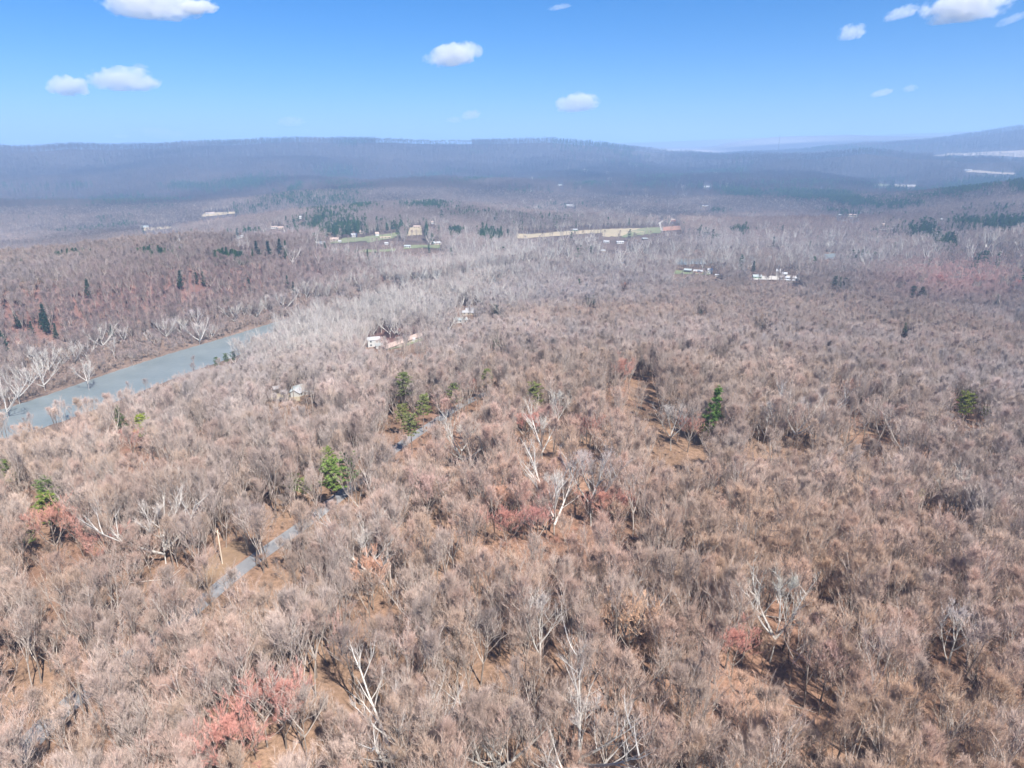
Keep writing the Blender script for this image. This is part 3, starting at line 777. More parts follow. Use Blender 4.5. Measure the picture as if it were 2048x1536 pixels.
pines = [   # photo x, y of the crown middle, kind, scale, colour, label
    (668, 950, "pine", 1.0, (.12, .17, .045), "largest green pine of the bunch left of centre"),
    (692, 935, "pine", .9, (.09, .14, .05), "darker pine at the right of the bunch left of centre"),
    (658, 922, "pine", .8, (.13, .17, .04), "topmost pine of the bunch left of centre"),
    (610, 972, "pine", .5, (.14, .17, .05), "low yellow green pine left of the bunch near the pole line"),
    (588, 965, "pine", .6, (.10, .125, .05), "thin olive pine with a visible trunk left of the bunch"),
    (288, 852, "pine", .85, (.19, .22, .035), "bright yellow green pine standing alone below the river"),
    (12, 948, "pine", .75, (.10, .14, .035), "small pine at the left edge below the river"),
    (85, 990, "pine", .9, (.09, .125, .04), "dark flat topped pine near the left edge, upper of two"),
    (105, 1015, "pine", .9, (.11, .14, .03), "yellowish pine near the left edge, lower of two"),
    (55, 1070, "pine", .5, (.13, .16, .05), "small olive pine under the left edge maples"),
    (236, 824, "conifer", .8, (.07, .09, .035), "dark narrow evergreen on the near slope above the river"),
    (1428, 803, "conifer", 1.3, (.07, .115, .03), "dense dark green conifer alone in the grey wood right of centre"),
    (808, 770, "pine", 1.05, (.10, .12, .045), "tall dark pine beside the narrow tan clearing"),
    (802, 825, "pine", .7, (.14, .15, .05), "small olive pine with a leaning trunk under the tall dark pine"),
    (973, 755, "pine", .75, (.13, .15, .05), "small sparse pine near the far road, left of the leaning pine"),
    (908, 787, "pine", .85, (.12, .14, .05), "leaning olive pine above the pinkish maples"),
    (845, 812, "pine", .8, (.13, .15, .05), "olive pine between the tan clearing and the leaning pine"),
    (822, 848, "pine", .85, (.12, .13, .05), "lower dull olive pine below the tan clearing"),
    (1072, 790, "pine", 1.0, (.12, .135, .045), "flat topped olive pine in the centre above the red maple"),
    (1058, 836, "pine", .45, (.14, .18, .04), "little green pine peeping from the red maple"),
    (990, 673, "conifer", .8, (.055, .10, .03), "dark green conifer in the middle distance right of the long barn"),
    (992, 620, "pine", .85, (.05, .075, .04), "dark evergreen beyond the barn clearing, left of a row"),
    (1175, 603, "pine", .8, (.05, .075, .04), "dark flat evergreen clump in the middle distance, left half"),
    (1186, 600, "pine", .8, (.05, .075, .04), "dark flat evergreen clump in the middle distance, right half"),
    (1217, 598, "pine", .6, (.05, .075, .04), "single small dark evergreen right of the flat clump"),
    (1108, 626, "pine", .5, (.06, .08, .045), "tiny dark evergreen left of the flat clump"),
    (433, 723, "pine", .65, (.07, .11, .035), "small evergreen on the near river bank, left of three"),
    (453, 715, "pine", .65, (.06, .10, .035), "small evergreen on the near river bank, middle of three"),
    (466, 712, "pine", .7, (.06, .10, .035), "small evergreen on the near river bank, right of three"),
    (1935, 806, "pine", .9, (.13, .15, .035), "sparse yellow green pine with spread limbs on the right"),
    (1945, 795, "pine", .7, (.12, .14, .035), "upper tuft like pine behind the sparse spread pine on the right"),
    (1972, 825, "pine", .45, (.15, .17, .04), "small yellow green pine below the sparse spread pine"),
    (1838, 990, "pine", .45, (.24, .24, .05), "low yellow green shrubby pine on the right under grey crowns"),
    (2044, 640, "conifer", .7, (.05, .085, .035), "dark conifer cut by the right edge"),
    (1812, 655, "conifer", .8, (.06, .08, .045), "thin dull evergreen in the grey wood upper right"),
    (1436, 690, "pine", .55, (.08, .10, .05), "small faint evergreen in the grey wood, lower"),
    (1402, 615, "conifer", .6, (.06, .085, .05), "small faint evergreen in the grey wood, upper"),
    (1826, 582, "pine", 1.0, (.05, .065, .04), "dark evergreen clump in front of the pink grove, left half"),
    (1845, 584, "pine", 1.0, (.05, .065, .04), "dark evergreen clump in front of the pink grove, right half"),
    (1995, 594, "conifer", .8, (.05, .07, .04), "dark evergreen below the pink grove near the right edge"),
    (1669, 562, "pine", 1.0, (.05, .065, .045), "dark evergreen right of the farm, left half of a low clump"),
    (1690, 564, "pine", .9, (.05, .065, .045), "dark evergreen right of the farm, right half of a low clump"),
    (1485, 530, "conifer", .9, (.045, .08, .055), "dark conifer behind the farm shed, left of two"),
    (1508, 528, "conifer", 1.0, (.045, .08, .055), "dark conifer behind the farm shed, right of two"),
    (357, 550, "conifer", 1.1, (.045, .075, .05), "dark conifer on the red bluff, tallest of the upper three"),
    (392, 550, "conifer", .7, (.05, .075, .05), "thin dark conifer on the red bluff, middle of the upper three"),
    (406, 550, "conifer", .85, (.045, .075, .05), "dark conifer on the red bluff, right of the upper three"),
    (498, 565, "conifer", .9, (.05, .075, .055), "dull conifer on the right shoulder of the red bluff"),
    (175, 568, "conifer", 1.0, (.045, .075, .05), "dark conifer at the upper edge of the red bluff"),
    (84, 618, "conifer", 1.0, (.04, .07, .05), "dark conifer on the left bluff, upper of a stack"),
    (80, 635, "conifer", .85, (.04, .07, .05), "dark conifer on the left bluff, middle of a stack"),
    (90, 640, "conifer", .9, (.04, .07, .05), "dark conifer on the left bluff, lower of a stack"),
    (33, 632, "conifer", .8, (.04, .07, .05), "narrow dark conifer on the bluff near the left edge"),
    (5, 672, "conifer", 1.1, (.04, .07, .05), "dark conifer low on the bluff at the left edge"),
    (60, 650, "conifer", .7, (.045, .07, .05), "small dull conifer low on the bluff left of the stack"),
    (108, 655, "conifer", .75, (.045, .07, .05), "small dull conifer low on the bluff right of the stack"),
    (221, 656, "conifer", .8, (.04, .075, .05), "dark conifer alone low on the red bluff"),
    (585, 570, "conifer", .9, (.05, .07, .055), "dark evergreen low on the far bank slope"),
    (513, 492, "conifer", 1.4, (.035, .06, .05), "tall dark conifer on the bluff top, left of two"),
    (537, 492, "conifer", 1.5, (.035, .06, .05), "tall dark conifer on the bluff top, right of two"),
    (560, 486, "conifer", 1.4, (.05, .075, .055), "olive conifer on the bluff top right of the dark pair"),
]
for px, py, k, s, c, lab in pines:
    xy = spot(px, py, 13 * s)
    plant("pine_tree" if k == "pine" else "conifer_tree", k, xy, s, vary(np.array(c) * (1.35 if py > 640 else 1.1), .05), lab, "evergreen tree", "single evergreens in the bare woods")

row = [(8, 800), (30, 770), (52, 745), (82, 745), (95, 720), (72, 715), (118, 705), (145, 700), (170, 690), (225, 692), (172, 748), (202, 668), (240, 660), (295, 665), (328, 652), (362, 645), (392, 638), (395, 660), (465, 622), (487, 612), (530, 605), (565, 600), (510, 615), (590, 585), (612, 580), (637, 578), (672, 570), (655, 575), (705, 560), (740, 555), (768, 550), (782, 552), (825, 545), (850, 548)]
row.sort()
ordn = "first second third fourth fifth sixth seventh eighth ninth tenth eleventh twelfth thirteenth fourteenth fifteenth sixteenth seventeenth eighteenth nineteenth twentieth".split()
def ordinal(i):
    if i < 20: return ordn[i]
    return {2: "twenty-", 3: "thirty-", 4: "forty-", 5: "fifty-"}[(i + 1) // 10] + ordn[(i + 1) % 10 - 1] if (i + 1) % 10 else {3: "thirtieth", 4: "fortieth", 5: "fiftieth"}[(i + 1) // 10]
SYC = (0.52, 0.47, 0.43)
for i, (px, py) in enumerate(row):
    xy = spot(px, py, 12, 380)
    plant("sycamore_tree", "sycamore", xy, random.uniform(.6, .9), vary(SYC), "white limbed bare sycamore, %s from the left along the far river bank" % ordinal(i), "sycamore tree", "white sycamores along the far river bank")
single_syc = [
    (1110, 1010, 1.0, 0, "bright white many limbed sycamore among red maples in the centre"),
    (1185, 985, 1.15, 1, "tall white forked sycamore right of the red maples in the centre"),
    (1345, 860, .85, 1, "white sycamore with fine upright limbs below the tan clearing"),
    (1115, 830, .95, 3, "slender white sycamore behind the red maple in the middle wood"),
    (1595, 845, 1.0, 0, "broad pale sycamore fanning out in the grey wood right of centre"),
    (1530, 850, .9, 3, "thin white trunked tree left of the broad pale sycamore"),
    (925, 890, .9, 2, "white forked dead looking tree in the middle of the grey wood"),
    (1085, 878, .8, 0, "pale arched sycamore left of the tan clearing"),
    (790, 655, 1.0, 2, "wide spreading white sycamore behind the long barn"),
    (762, 648, .9, 1, "white sycamore behind the white two storey house"),
    (865, 652, .7, 3, "single white forked tree right of the long barn"),
    (820, 660, .6, 3, "short white snag at the far end of the long barn"),
    (925, 595, 1.1, 0, "white broad sycamore on the near flat beyond the barn clearing"),
    (985, 560, 1.1, 1, "tall white sycamore in the middle of the far flat"),
    (1215, 650, .7, 3, "thin white snag in the grey wood above the far road"),
    (1520, 655, .8, 3, "thin white tree in front of a tan gap in the grey wood"),
    (320, 1065, 1.0, 2, "large pale limbed tree with dead white branches left of the grassy verge"),
    (1080, 1270, 1.0, 3, "white forked stems in the front wood right of the dark tree"),
    (780, 1470, .9, 2, "pale many stemmed silver tree at the bottom left of centre"),
    (1160, 1480, 1.0, 0, "large pale silver tree at the bottom right of centre"),
    (740, 1115, .9, 2, "low silver shrubby tree above the orange crowned maple"),
    (1550, 1250, 1.0, 1, "tall white stemmed tree on the right beside a bare orange floor gap"),
    (1905, 1290, .9, 3, "pale tall stem among the tan crowns at lower right"),
    (1000, 1490, .75, 2, "pale arching tree leaning over the brush pile"),
    (1905, 1000, .8, 1, "pale stemmed tree above the reddish floor on the far right"),
    (1660, 500, 1.3, 3, "white sycamore standing tall on the far flat at right"),
    (1548, 490, 1.1, 0, "forked white sycamore on the far flat left of the tall one"),
    (1400, 495, 1.1, 0, "white sycamore at the left end of the far flat row"),
    (1240, 515, 1.1, 0, "spreading white sycamore in the far flat before the tan field"),
    (1085, 490, 1.1, 1, "white sycamore below the left end of the tan field"),
    (1122, 492, 1.1, 3, "second white sycamore below the left end of the tan field"),
]
for px, py, s, v, lab in single_syc:
    s *= .8
    xy = spot(px, py, 11 * s)
    plant("sycamore_tree", "sycamore", xy, s, vary(SYC), lab, "sycamore tree", "white sycamores single in the woods", v)
dark = [(960, 1300, 1.05, 2, "black stemmed spreading tree in a bare orange gap, front centre"),
        (715, 1340, 1.0, 8, "dark many stemmed tree in the front wood left of centre"),
        (505, 1075, 1.05, 2, "grey tree with dark forked trunk standing right at the road edge"),
        (545, 965, 1.2, 2, "big dark trunked spreading oak left of the green pines")]
for px, py, s, v, lab in dark:
    s *= .85
    xy = spot(px, py, 9 * s)
    plant("oak_tree", "bare_tree", xy, s, vary((.24, .19, .175)), lab, "tree", None, v)
# trees standing against the sky on the long ridge
random.seed(5)
nrt = 0; CREST_R, CREST_A, CREST_W = 1e9, -.121, .066
for px in np.arange(752, 950, 4.6):
    if random.random() < .15: continue
    a = math.atan((px - 1024) / 1439.0)
    rr = np.linspace(4300, 5900, 200); zz = H(rr * math.sin(a), rr * math.cos(a))
    r = rr[np.argmax((zz - CAM_Z) / rr)]; CREST_R = min(CREST_R, r)
    o = plant("ridge_tree", "maple", (r * math.sin(a), r * math.cos(a)), random.uniform(1.3, 1.7), (.11, .095, .09),
          "bare tree against the sky on the ridge crest, %s from left" % ordinal(nrt), "tree", "trees standing against the sky on the ridge crest", keep=False)
    nrt += 1

# ------------------------------------------------------------------ where the woods grow
def in_open(x, y, grow=0.0):
    m = np.zeros(np.shape(x), bool)
    for p in OPEN: m |= inside(p, x, y)
    return m
HOUSE_SPOTS = []     # filled by buildings: x, y, radius
# ------------------------------------------------------------------ buildings
M_WALLW = simple("white_siding", (.40, .40, .39), .7, .06, .5)
M_WALLT = simple("tan_siding", (.34, .29, .23), .8, .08, .5)
M_WALLD = simple("dark_boards", (.07, .06, .055), .8, .2, 1)
M_BRICK = simple("brick_red_siding", (.42, .20, .13), .85, .1, 1)
M_GREEN = simple("green_siding", (.20, .27, .20), .8, .1, 1)
M_ROOFW = simple("white_metal_roof", (.36, .365, .38), .4, .06, .4)
M_ROOFM = simple("pale_metal_roof", (.30, .34, .34), .4, .10, .4)
M_ROOFG = simple("grey_shingle", (.27, .26, .27), .9, .12, 1)
M_ROOFT = simple("tan_roof", (.36, .28, .24), .85, .1, .6)
M_ROOFP = simple("pink_tan_roof", (.36, .27, .23), .85, .1, .6)
M_GLASS = simple("window_glass", (.03, .035, .04), .15, .1, 1)
M_WOOD = simple("weathered_pole", (.50, .42, .33), .9, .15, 2)
M_WIRE = simple("wire", (.45, .33, .28), .6, .05, 1)
def house(name, px, py, w, d, h, rise, roof, wall, label, face=None, rmin=100, rot=0.0, hip=False, win=(3, 1), clear=8, dep=26, chimney=False, cat="house", over=.4, hdrop=0.0, vis=1.0):
    xy = spot(px, py, 1.5, rmin)
    yaw = -math.atan2(xy[0], xy[1]) + R(rot)
    root = empty(name, (xy[0], xy[1], float(H(*xy)) - hdrop), yaw)
    tag(root, label, cat)
    b = MB(); b.box(-w / 2, w / 2, -d / 2, d / 2, -1.5, h)
    if not hip:
        for s in (-1, 1):
            x = s * w / 2
            b.poly([(x, -d / 2, h), (x, d / 2, h), (x, 0, h + rise)][::s])
    b.build("wall", wall, root)
    b = MB(); o = over
    e = h - o * rise / (d / 2)
    if hip:
        k = max(w / 2 - d / 2, .3)
        c = [(-w / 2 - o, -d / 2 - o, e), (w / 2 + o, -d / 2 - o, e), (w / 2 + o, d / 2 + o, e), (-w / 2 - o, d / 2 + o, e)]
        r1, r2 = (-k, 0, h + rise), (k, 0, h + rise)
        for q in ([c[0], c[1], r2, r1], [c[1], c[2], r2], [c[2], c[3], r1, r2], [c[3], c[0], r1]): b.poly(q)
        b.poly(c[::-1])
    else:
        t = .18
        for s in (-1, 1):
            p = [(-w / 2 - o, s * (d / 2 + o), e), (w / 2 + o, s * (d / 2 + o), e), (w / 2 + o, 0, h + rise), (-w / 2 - o, 0, h + rise)]
            q = [(x, y, z + t) for x, y, z in p]
            for f in (p[::-1], q, [p[0], p[1], q[1], q[0]], [p[1], p[2], q[2], q[1]], [p[3], p[0], q[0], q[3]]): b.poly(f)
    roof_o = b.build("roof", roof, root)
    if chimney:
        b = MB(); b.box(w * .2, w * .2 + .8, -.4, .4, h, h + rise + 1.0); b.build("chimney", M_BRICK, roof_o)
    nw, ns = win
    if nw:
        gl = None
        for f in range(ns):
            for i in range(nw):
                x = -w / 2 + w * (i + .5) / nw; z = 1.0 + f * 2.8
                o_ = bpy.data.objects.new("window", gl) if gl else None
                if gl is None:
                    b = MB(); b.box(-.55, .55, -.06, .05, 0, 1.3); gl = b.mesh("window", M_GLASS); o_ = bpy.data.objects.new("window", gl)
                o_.location = (x, -d / 2, z); link(o_, root)
        b = MB(); b.box(w * .36 - .5, w * .36 + .5, -d / 2 - .045, -d / 2 + .03, 0, 2.1)
        if w > 5: b.build("door", M_WALLD, root)
    HOUSE_SPOTS.append((xy[0], xy[1], max(w, d) * .5 + 3.5, dep))
    dd = math.hypot(*xy); cx_, cy_ = proj(xy[0], xy[1], root.location.z + h * .7)
    keep_ellipse(float(cx_), float(cy_), max(w * .7 * FPX / dd, 3.5) * vis, max((h + rise) * .8 * FPX / dd, 2.8) * vis, dd - 2)
    return root
house("house", 608, 782, 12, 9, 2.9, 2.4, M_ROOFM, M_WALLW, "pale metal hip roofed house alone in the bare wood below the river", hip=True, rot=-14, win=(4, 1), dep=30, vis=.6)
house("porch_wing", 594, 787, 4.5, 5, 2.6, 1.4, M_ROOFW, M_WALLW, "small white gabled wing at the left of the metal roofed house", rot=60, win=(1, 1), dep=22, vis=.6)
house("shed", 555, 781, 4.5, 3.5, 3.2, .9, M_ROOFG, M_WALLD, "dark open wooden shed left of the metal roofed house", rot=12, win=(0, 0), cat="shed", dep=30)
house("house", 747, 688, 9.5, 7, 5.6, 1.5, M_ROOFW, M_WALLW, "white two storey house with four dark windows by the long barn", rot=8, win=(2, 2), dep=45, vis=.55)
house("house_wing", 758, 692, 5, 5, 2.6, 1.2, M_ROOFM, M_WALLW, "low pale wing in front of the white two storey house", rot=8, win=(1, 1), dep=40, vis=.55)
house("barn", 803, 685, 46, 7, 2.8, 1.3, M_ROOFP, M_WALLT, "very long low barn with a pinkish tan roof in a grass strip", rot=52, win=(6, 1), cat="barn", dep=30, over=.7, vis=.55)
house("shed", 826, 679, 3, 3, 2, .8, M_ROOFW, M_WALLW, "tiny white shed at the far end of the long barn", win=(0, 0), cat="shed", dep=30, vis=.55)
house("house", 948, 621, 15, 7, 2.6, 1.4, M_ROOFW, M_WALLW, "white roofed low house in the grey wood, upper of a close pair", rot=-6, win=(3, 1), dep=60, vis=.6)
house("house", 938, 626, 12, 6, 2.6, 1.3, M_ROOFW, M_WALLT, "white roofed low house, lower of the close pair in grey wood", rot=-6, win=(3, 1), dep=60, vis=.6)
house("house", 920, 641, 12, 7, 2.6, 1.5, M_ROOFM, M_WALLW, "pale half hidden house below the close pair of white roofs", rot=10, win=(3, 1), dep=50, vis=.6)
house("shed", 893, 658, 4, 3, 2.4, .8, M_ROOFW, M_WALLW, "tiny white shed half hidden in grey wood right of the barn", win=(0, 0), cat="shed", dep=45, vis=.6)
# farm on the flat
house("shed", 1376, 542, 9, 7, 3, 1.4, M_ROOFM, M_WALLD, "teal roofed dark shed at the left end of the farm", win=(0, 0), rot=-12, cat="shed", dep=70)
house("house", 1396, 544, 11, 6, 2.8, 1.5, M_ROOFW, M_BRICK, "small red brick house with a white roof beside the teal shed", win=(3, 1), dep=70)
house("house", 1420, 545, 6, 6, 4.8, 2, M_ROOFW, M_WALLW, "white house behind a pale bare tree at the farm", win=(2, 2), dep=70)
house("shed", 1437, 551, 8, 4, 2.2, .8, M_ROOFW, M_WALLT, "low pale shed right of the tree screened white house", win=(0, 0), cat="shed", dep=70)
house("barn", 1514, 554, 10, 7, 2.6, 1.8, M_ROOFM, M_GREEN, "low green sided barn in the middle of the farm", win=(2, 1), rot=14, cat="barn", dep=70)
house("silo_house", 1556, 549, 4.5, 5, 6, 2.4, M_ROOFW, M_WALLW, "tall narrow white farmhouse block at the farm", win=(1, 2), dep=70)
house("house", 1567, 550, 8, 5, 3.4, 1.6, M_ROOFW, M_WALLW, "lower white wing right of the tall white farmhouse block", win=(2, 1), dep=70)
house("barn", 1580, 557, 20, 6, 2.6, 1.2, M_ROOFW, M_WALLW, "long white roofed shed at the right end of the farm", win=(4, 1), cat="barn", dep=70)
house("shed", 1581, 561, 9, 4, 2.0, .8, M_ROOFW, M_WALLT, "small white roofed shed in front of the long farm shed", win=(0, 0), cat="shed", dep=60)
# village
V_ = [(669, 480, 13, 8, 3, 2.4, M_ROOFP, M_WALLT, "pink roofed tan house on the village lawn"), (660, 468, 10, 7, 2.8, 1.8, M_ROOFP, M_BRICK, "small pink roofed house above the village lawn"),
      (640, 486, 14, 5, 2.4, 1.2, M_ROOFW, M_WALLW, "long low white house at the left end of the village"), (708, 472, 9, 7, 4, 1.8, M_ROOFW, M_WALLW, "bright white house in the middle of the village"),
      (680, 483, 4, 3, 2.2, 1, M_ROOFW, M_WALLW, "tiny white shed right of the pink roofed tan house"), (722, 465, 7, 7, 3, 2.4, M_ROOFT, M_WALLT, "pointed tan roofed house above the bright white house"),
      (754, 470, 6, 7, 4, 2.4, M_ROOFT, M_WALLW, "narrow gabled pale house near the right of the village"), (770, 475, 18, 5, 2.2, 1, M_STUBBLE, M_WALLT, "long straw coloured low shed right of the gabled pale house"),
      (773, 487, 5, 4, 2.4, 1, M_ROOFW, M_WALLW, "tiny pale shed among dark trees below the village"), (834, 454, 12, 7, 2.6, 1.6, M_ROOFT, M_WALLT, "tan roofed house at the top of the yard on the slope"),
      (865, 446, 6, 5, 3.4, 1.6, M_ROOFT, M_WALLW, "small pale house beside the tall dark tree on the slope"), (888, 443, 18, 4, 2.4, 1, M_ROOFW, M_WALLW, "long thin white roof at the top right of the village"),
      (873, 487, 12, 7, 2.6, 2, M_ROOFW, M_WALLT, "white roofed ranch house on the right lawn"), (815, 493, 9, 5, 2.4, 1.2, M_ROOFM, M_WALLW, "pale house below the village beside a dark pine"),
      (549, 455, 11, 6, 2.6, 1.5, M_ROOFT, M_WALLW, "pale low house on the far bluff shoulder, left of two"), (562, 456, 10, 6, 2.6, 1.9, M_ROOFP, M_WALLT, "tan roofed house on the far bluff shoulder, right of two"),
      (600, 436, 6, 6, 4, 1.8, M_ROOFW, M_WALLW, "lone white house in the pines above the village"), (480, 474, 12, 6, 3, 1.6, M_ROOFW, M_WALLW, "white house on the bluff top among dark conifers"),
      (357, 480, 10, 5, 2.6, 1.3, M_ROOFM, M_WALLW, "small pale house on the bluff top, left"), (1149, 461, 13, 5, 3.4, 1.2, M_ROOFW, M_GREEN, "white roofed shed at the edge of the tan field"),
      (1346, 441, 13, 8, 3.4, 2.6, M_ROOFT, M_BRICK, "brick red house at the right end of the tan field"), (1240, 485, 12, 5, 2.6, 1.3, M_ROOFW, M_WALLW, "white shed below the tan field by dark trees"),
      (1207, 502, 6, 4, 2.4, 1.2, M_ROOFW, M_WALLT, "tiny white roofed cabin on the far flat"), (1290, 478, 9, 5, 2.4, 1.2, M_ROOFM, M_WALLD, "dim pale roof in the trees below the green pasture"),
      (1213, 484, 9, 5, 2.6, 1.4, M_ROOFW, M_WALLW, "pale roof at the left of the shed below the tan field"), (1410, 413, 20, 8, 3, 1.5, M_ROOFW, M_WALLT, "lone bright roofed house in the woods above the hill"),
      (1414, 374, 22, 9, 4, 2, M_ROOFW, M_WALLW, "distant white house in pines, left of the big pine wood"), (1140, 411, 26, 8, 3, 1.5, M_ROOFW, M_WALLW, "row like long white roof far in the woods"),
      (1120, 371, 18, 8, 4, 2, M_ROOFM, M_WALLW, "faint pale house far off below the ridge"), (1704, 431, 22, 8, 3, 1.6, M_ROOFP, M_WALLW, "long pinkish white house on the hilltop at right"),
      (1679, 431, 8, 6, 2.6, 1.2, M_ROOFW, M_WALLD, "small white roofed shed left of the hilltop house"), (1883, 440, 13, 7, 3, 1.4, M_ROOFW, M_WALLT, "bright white roofed cabin above the dark cliff trees"),
      (1789, 453, 12, 5, 2.4, 1.2, M_ROOFM, M_WALLD, "dull low building at the end of the hillside lane"), (1766, 449, 5, 4, 2.6, 1.2, M_ROOFP, M_WALLT, "tiny pinkish cabin by the hillside lane"),
      (1822, 373, 26, 10, 4, 2, M_ROOFW, M_WALLT, "faint pale barn in the right valley clearing"), (290, 454, 16, 7, 3, 2, M_ROOFM, M_WALLW, "white barn by the far left river flat"),
      (420, 427, 24, 8, 3, 2, M_ROOFT, M_WALLW, "long pale barn by the far left valley field"), (1936, 341, 30, 10, 4, 2, M_ROOFW, M_WALLW, "faint white farm building far right valley")]
for i, (px, py, w, d, h, ri, ro, wa, lab) in enumerate(V_):
    kind = "barn" if "barn" in lab else "shed" if "shed" in lab else "house"
    house(kind, px, py, w, d, h, ri, ro, wa, lab, rmin=700, rot=random.uniform(-20, 20), win=(3, 1) if w > 7 and w < 24 else (0, 0), dep=70 if py > 440 else 130, cat=kind, clear=10)

# sight horizon, to leave out trees nothing of which can be seen
azb = np.linspace(R(-50), R(50), 800)
lrb = np.linspace(math.log(60), math.log(9000), 900)
Ab, Lb = np.meshgrid(azb, lrb, indexing='ij'); Rb = np.exp(Lb)
Eb = (H(Rb * np.sin(Ab), Rb * np.cos(Ab)) + 8 * (Rb < 7000) - CAM_Z) / Rb
Eb = np.maximum.accumulate(Eb, axis=1)
def hidden(x, y, z, top):
    a = np.clip(np.interp(np.arctan2(x, y), azb, np.arange(800)), 0, 799).astype(int)
    r = np.hypot(x, y)
    j = np.clip(np.interp(np.log(np.maximum(r * 0.97 - 8, 60)), lrb, np.arange(900)), 0, 899).astype(int)
    return (z + top - CAM_Z) / r < Eb[a, j] - 0.0012
def grid(r0, r1, s, azm=46):
    xs = np.arange(-r1 * math.sin(R(azm)), r1 * math.sin(R(azm)), s); ys = np.arange(r0 * math.cos(R(azm)) - s, r1, s)
    X, Y = np.meshgrid(xs, ys); X = X + (rng.random(X.shape) - .5) * s * .95; Y = Y + (rng.random(Y.shape) - .5) * s * .95
    X, Y = X.ravel(), Y.ravel(); r = np.hypot(X, Y); a = np.abs(np.arctan2(X, Y))
    k = (r >= r0) & (r < r1) & (a < R(azm))
    return X[k], Y[k]
def woods(X, Y, tall=None):
    """keep what stands clear of roads, water, fields, houses and the single trees"""
    r = np.hypot(X, Y)
    k = ~in_open(X, Y)
    n = r < 500
    k[n] &= dist_to(ROAD[::4], X[n], Y[n]) > 3.0
    k[n] &= dist_to(VERGE[::3], X[n], Y[n]) > 2.4
    n = (r > 250) & (r < 1800)
    k[n] &= dist_to(_rc, X[n], Y[n]) > RIVER_W * .5 - 1
    n = (r > 900) & (r < 2500)
    for ln in (FROAD, DRIVE): k[n] &= dist_to(ln[::4], X[n], Y[n]) > 9
    k[n] &= dist_to(HROAD[::6], X[n], Y[n]) > 5
    k &= ~((r > CREST_R - 130) & (np.abs(np.arctan2(X, Y) - CREST_A) < CREST_W))
    for x, y, rad in TAKEN:
        k &= np.hypot(X - x, Y - y) > rad
    for x, y, rad, dep in HOUSE_SPOTS:
        k &= np.hypot(X - x, Y - y) > rad
    if tall is not None:
        n = np.where(k & (r < 5200))[0]; Zt = H(X[n], Y[n]); rad = np.zeros(len(n), bool)
        ux, uy = Y[n] / r[n], -X[n] / r[n]
        for h in (.2, .4, .6, .8, .95):
            for s in ((-.2, -.1, 0, .1, .2) if h > .5 else (0,)):
                px, py = proj(X[n] + ux * s * tall, Y[n] + uy * s * tall, Zt + h * tall)
                ix, iy = np.clip(px / 2, 0, KEEPD.shape[1] - 1).astype(int), np.clip(py / 2, 0, KEEPD.shape[0] - 1).astype(int)
                rad |= (KEEPD[iy, ix] > r[n] + 3) & (py > 0) & (px > 0) & (px < 2048)
        k[n] &= ~(rad & (rng.random(len(n)) < .95))
    return k

TINTS = [(1.0, 1.0, 1.0), (1.08, .98, .95), (.90, .92, .93), (1.04, .97, .88), (1.14, 1.12, 1.10), (.94, .90, .88), (1.05, .95, .91)]
EV = [  # evergreen stands: photo x, y, rx, ry, angle, density
    (150, 512, 55, 8, -6, .8), (320, 508, 70, 8, 0, .7), (460, 510, 45, 8, 0, .7), (30, 530, 30, 8, 0, .3), (490, 468, 50, 6, 0, .7), (375, 375, 55, 7, 0, .8), (480, 370, 90, 14, -8, .6), (165, 372, 30, 3, 0, .6), (590, 382, 20, 8, -30, .7),
    (650, 440, 90, 20, -12, .55), (720, 415, 40, 10, 0, .6), (850, 412, 70, 9, 0, .6), (620, 420, 40, 12, 0, .4), (912, 466, 18, 10, 0, 1), (980, 472, 28, 12, 0, 1), (690, 493, 60, 6, 0, .7), (770, 490, 40, 8, 0, .6), (697, 452, 40, 12, 0, .7), (735, 468, 8, 14, 0, .8), (833, 500, 8, 6, 0, 1), (870, 500, 14, 8, 0, 1), (855, 465, 6, 14, 0, .9),
    (1480, 388, 50, 9, 6, .95), (1600, 392, 80, 9, 4, .85), (1700, 403, 90, 12, 10, .85), (1800, 412, 60, 12, 0, .6), (1420, 378, 60, 7, 0, .5), (1300, 375, 60, 8, 0, .35), (1180, 372, 50, 5, 0, .5), (1060, 385, 60, 7, 0, .3), (1130, 412, 90, 9, 0, .25), (960, 362, 60, 4, -6, .6), (860, 352, 70, 7, -8, .5), (1620, 370, 120, 7, 0, .35), (1760, 372, 70, 8, 0, .35), (1790, 378, 25, 5, 0, .7),
    (660, 460, 60, 12, 0, .6), (790, 455, 50, 12, 0, .5), (600, 450, 50, 10, 0, .5), (840, 480, 30, 8, 0, .6), (750, 510, 60, 5, 0, .5), (930, 430, 60, 10, 0, .35), (1100, 440, 80, 8, 0, .3),
    (1480, 345, 18, 16, 50, .5), (1950, 372, 100, 16, -12, .75), (2040, 365, 40, 20, 0, .8), (1850, 395, 70, 10, -8, .5),
    (1870, 470, 40, 14, 30, .85), (1940, 448, 60, 10, 0, .6), (2010, 452, 60, 16, 0, .9), (1900, 485, 30, 14, 20, .6), (1960, 425, 100, 10, -6, .35), (1770, 465, 30, 7, 0, .6), (1825, 462, 20, 12, 0, .7), (1700, 428, 60, 5, 6, .6), (1430, 470, 70, 12, 0, .35), (1330, 470, 20, 5, 0, .6), (1480, 465, 30, 8, 0, .6), (1250, 470, 20, 8, 0, .4), (1435, 425, 25, 8, 0, .5), (1155, 505, 60, 6, 0, .25), (1240, 490, 30, 6, 0, .5),
    (1720, 518, 60, 5, 0, .35), (1960, 520, 60, 6, 0, .5), (1990, 365, 60, 12, -10, .6), (560, 500, 14, 12, 0, .4), (1690, 312, 80, 8, 0, .08), (1300, 340, 500, 40, 0, .05), (300, 350, 300, 30, 0, .05), (1700, 300, 200, 6, 0, .5),
]
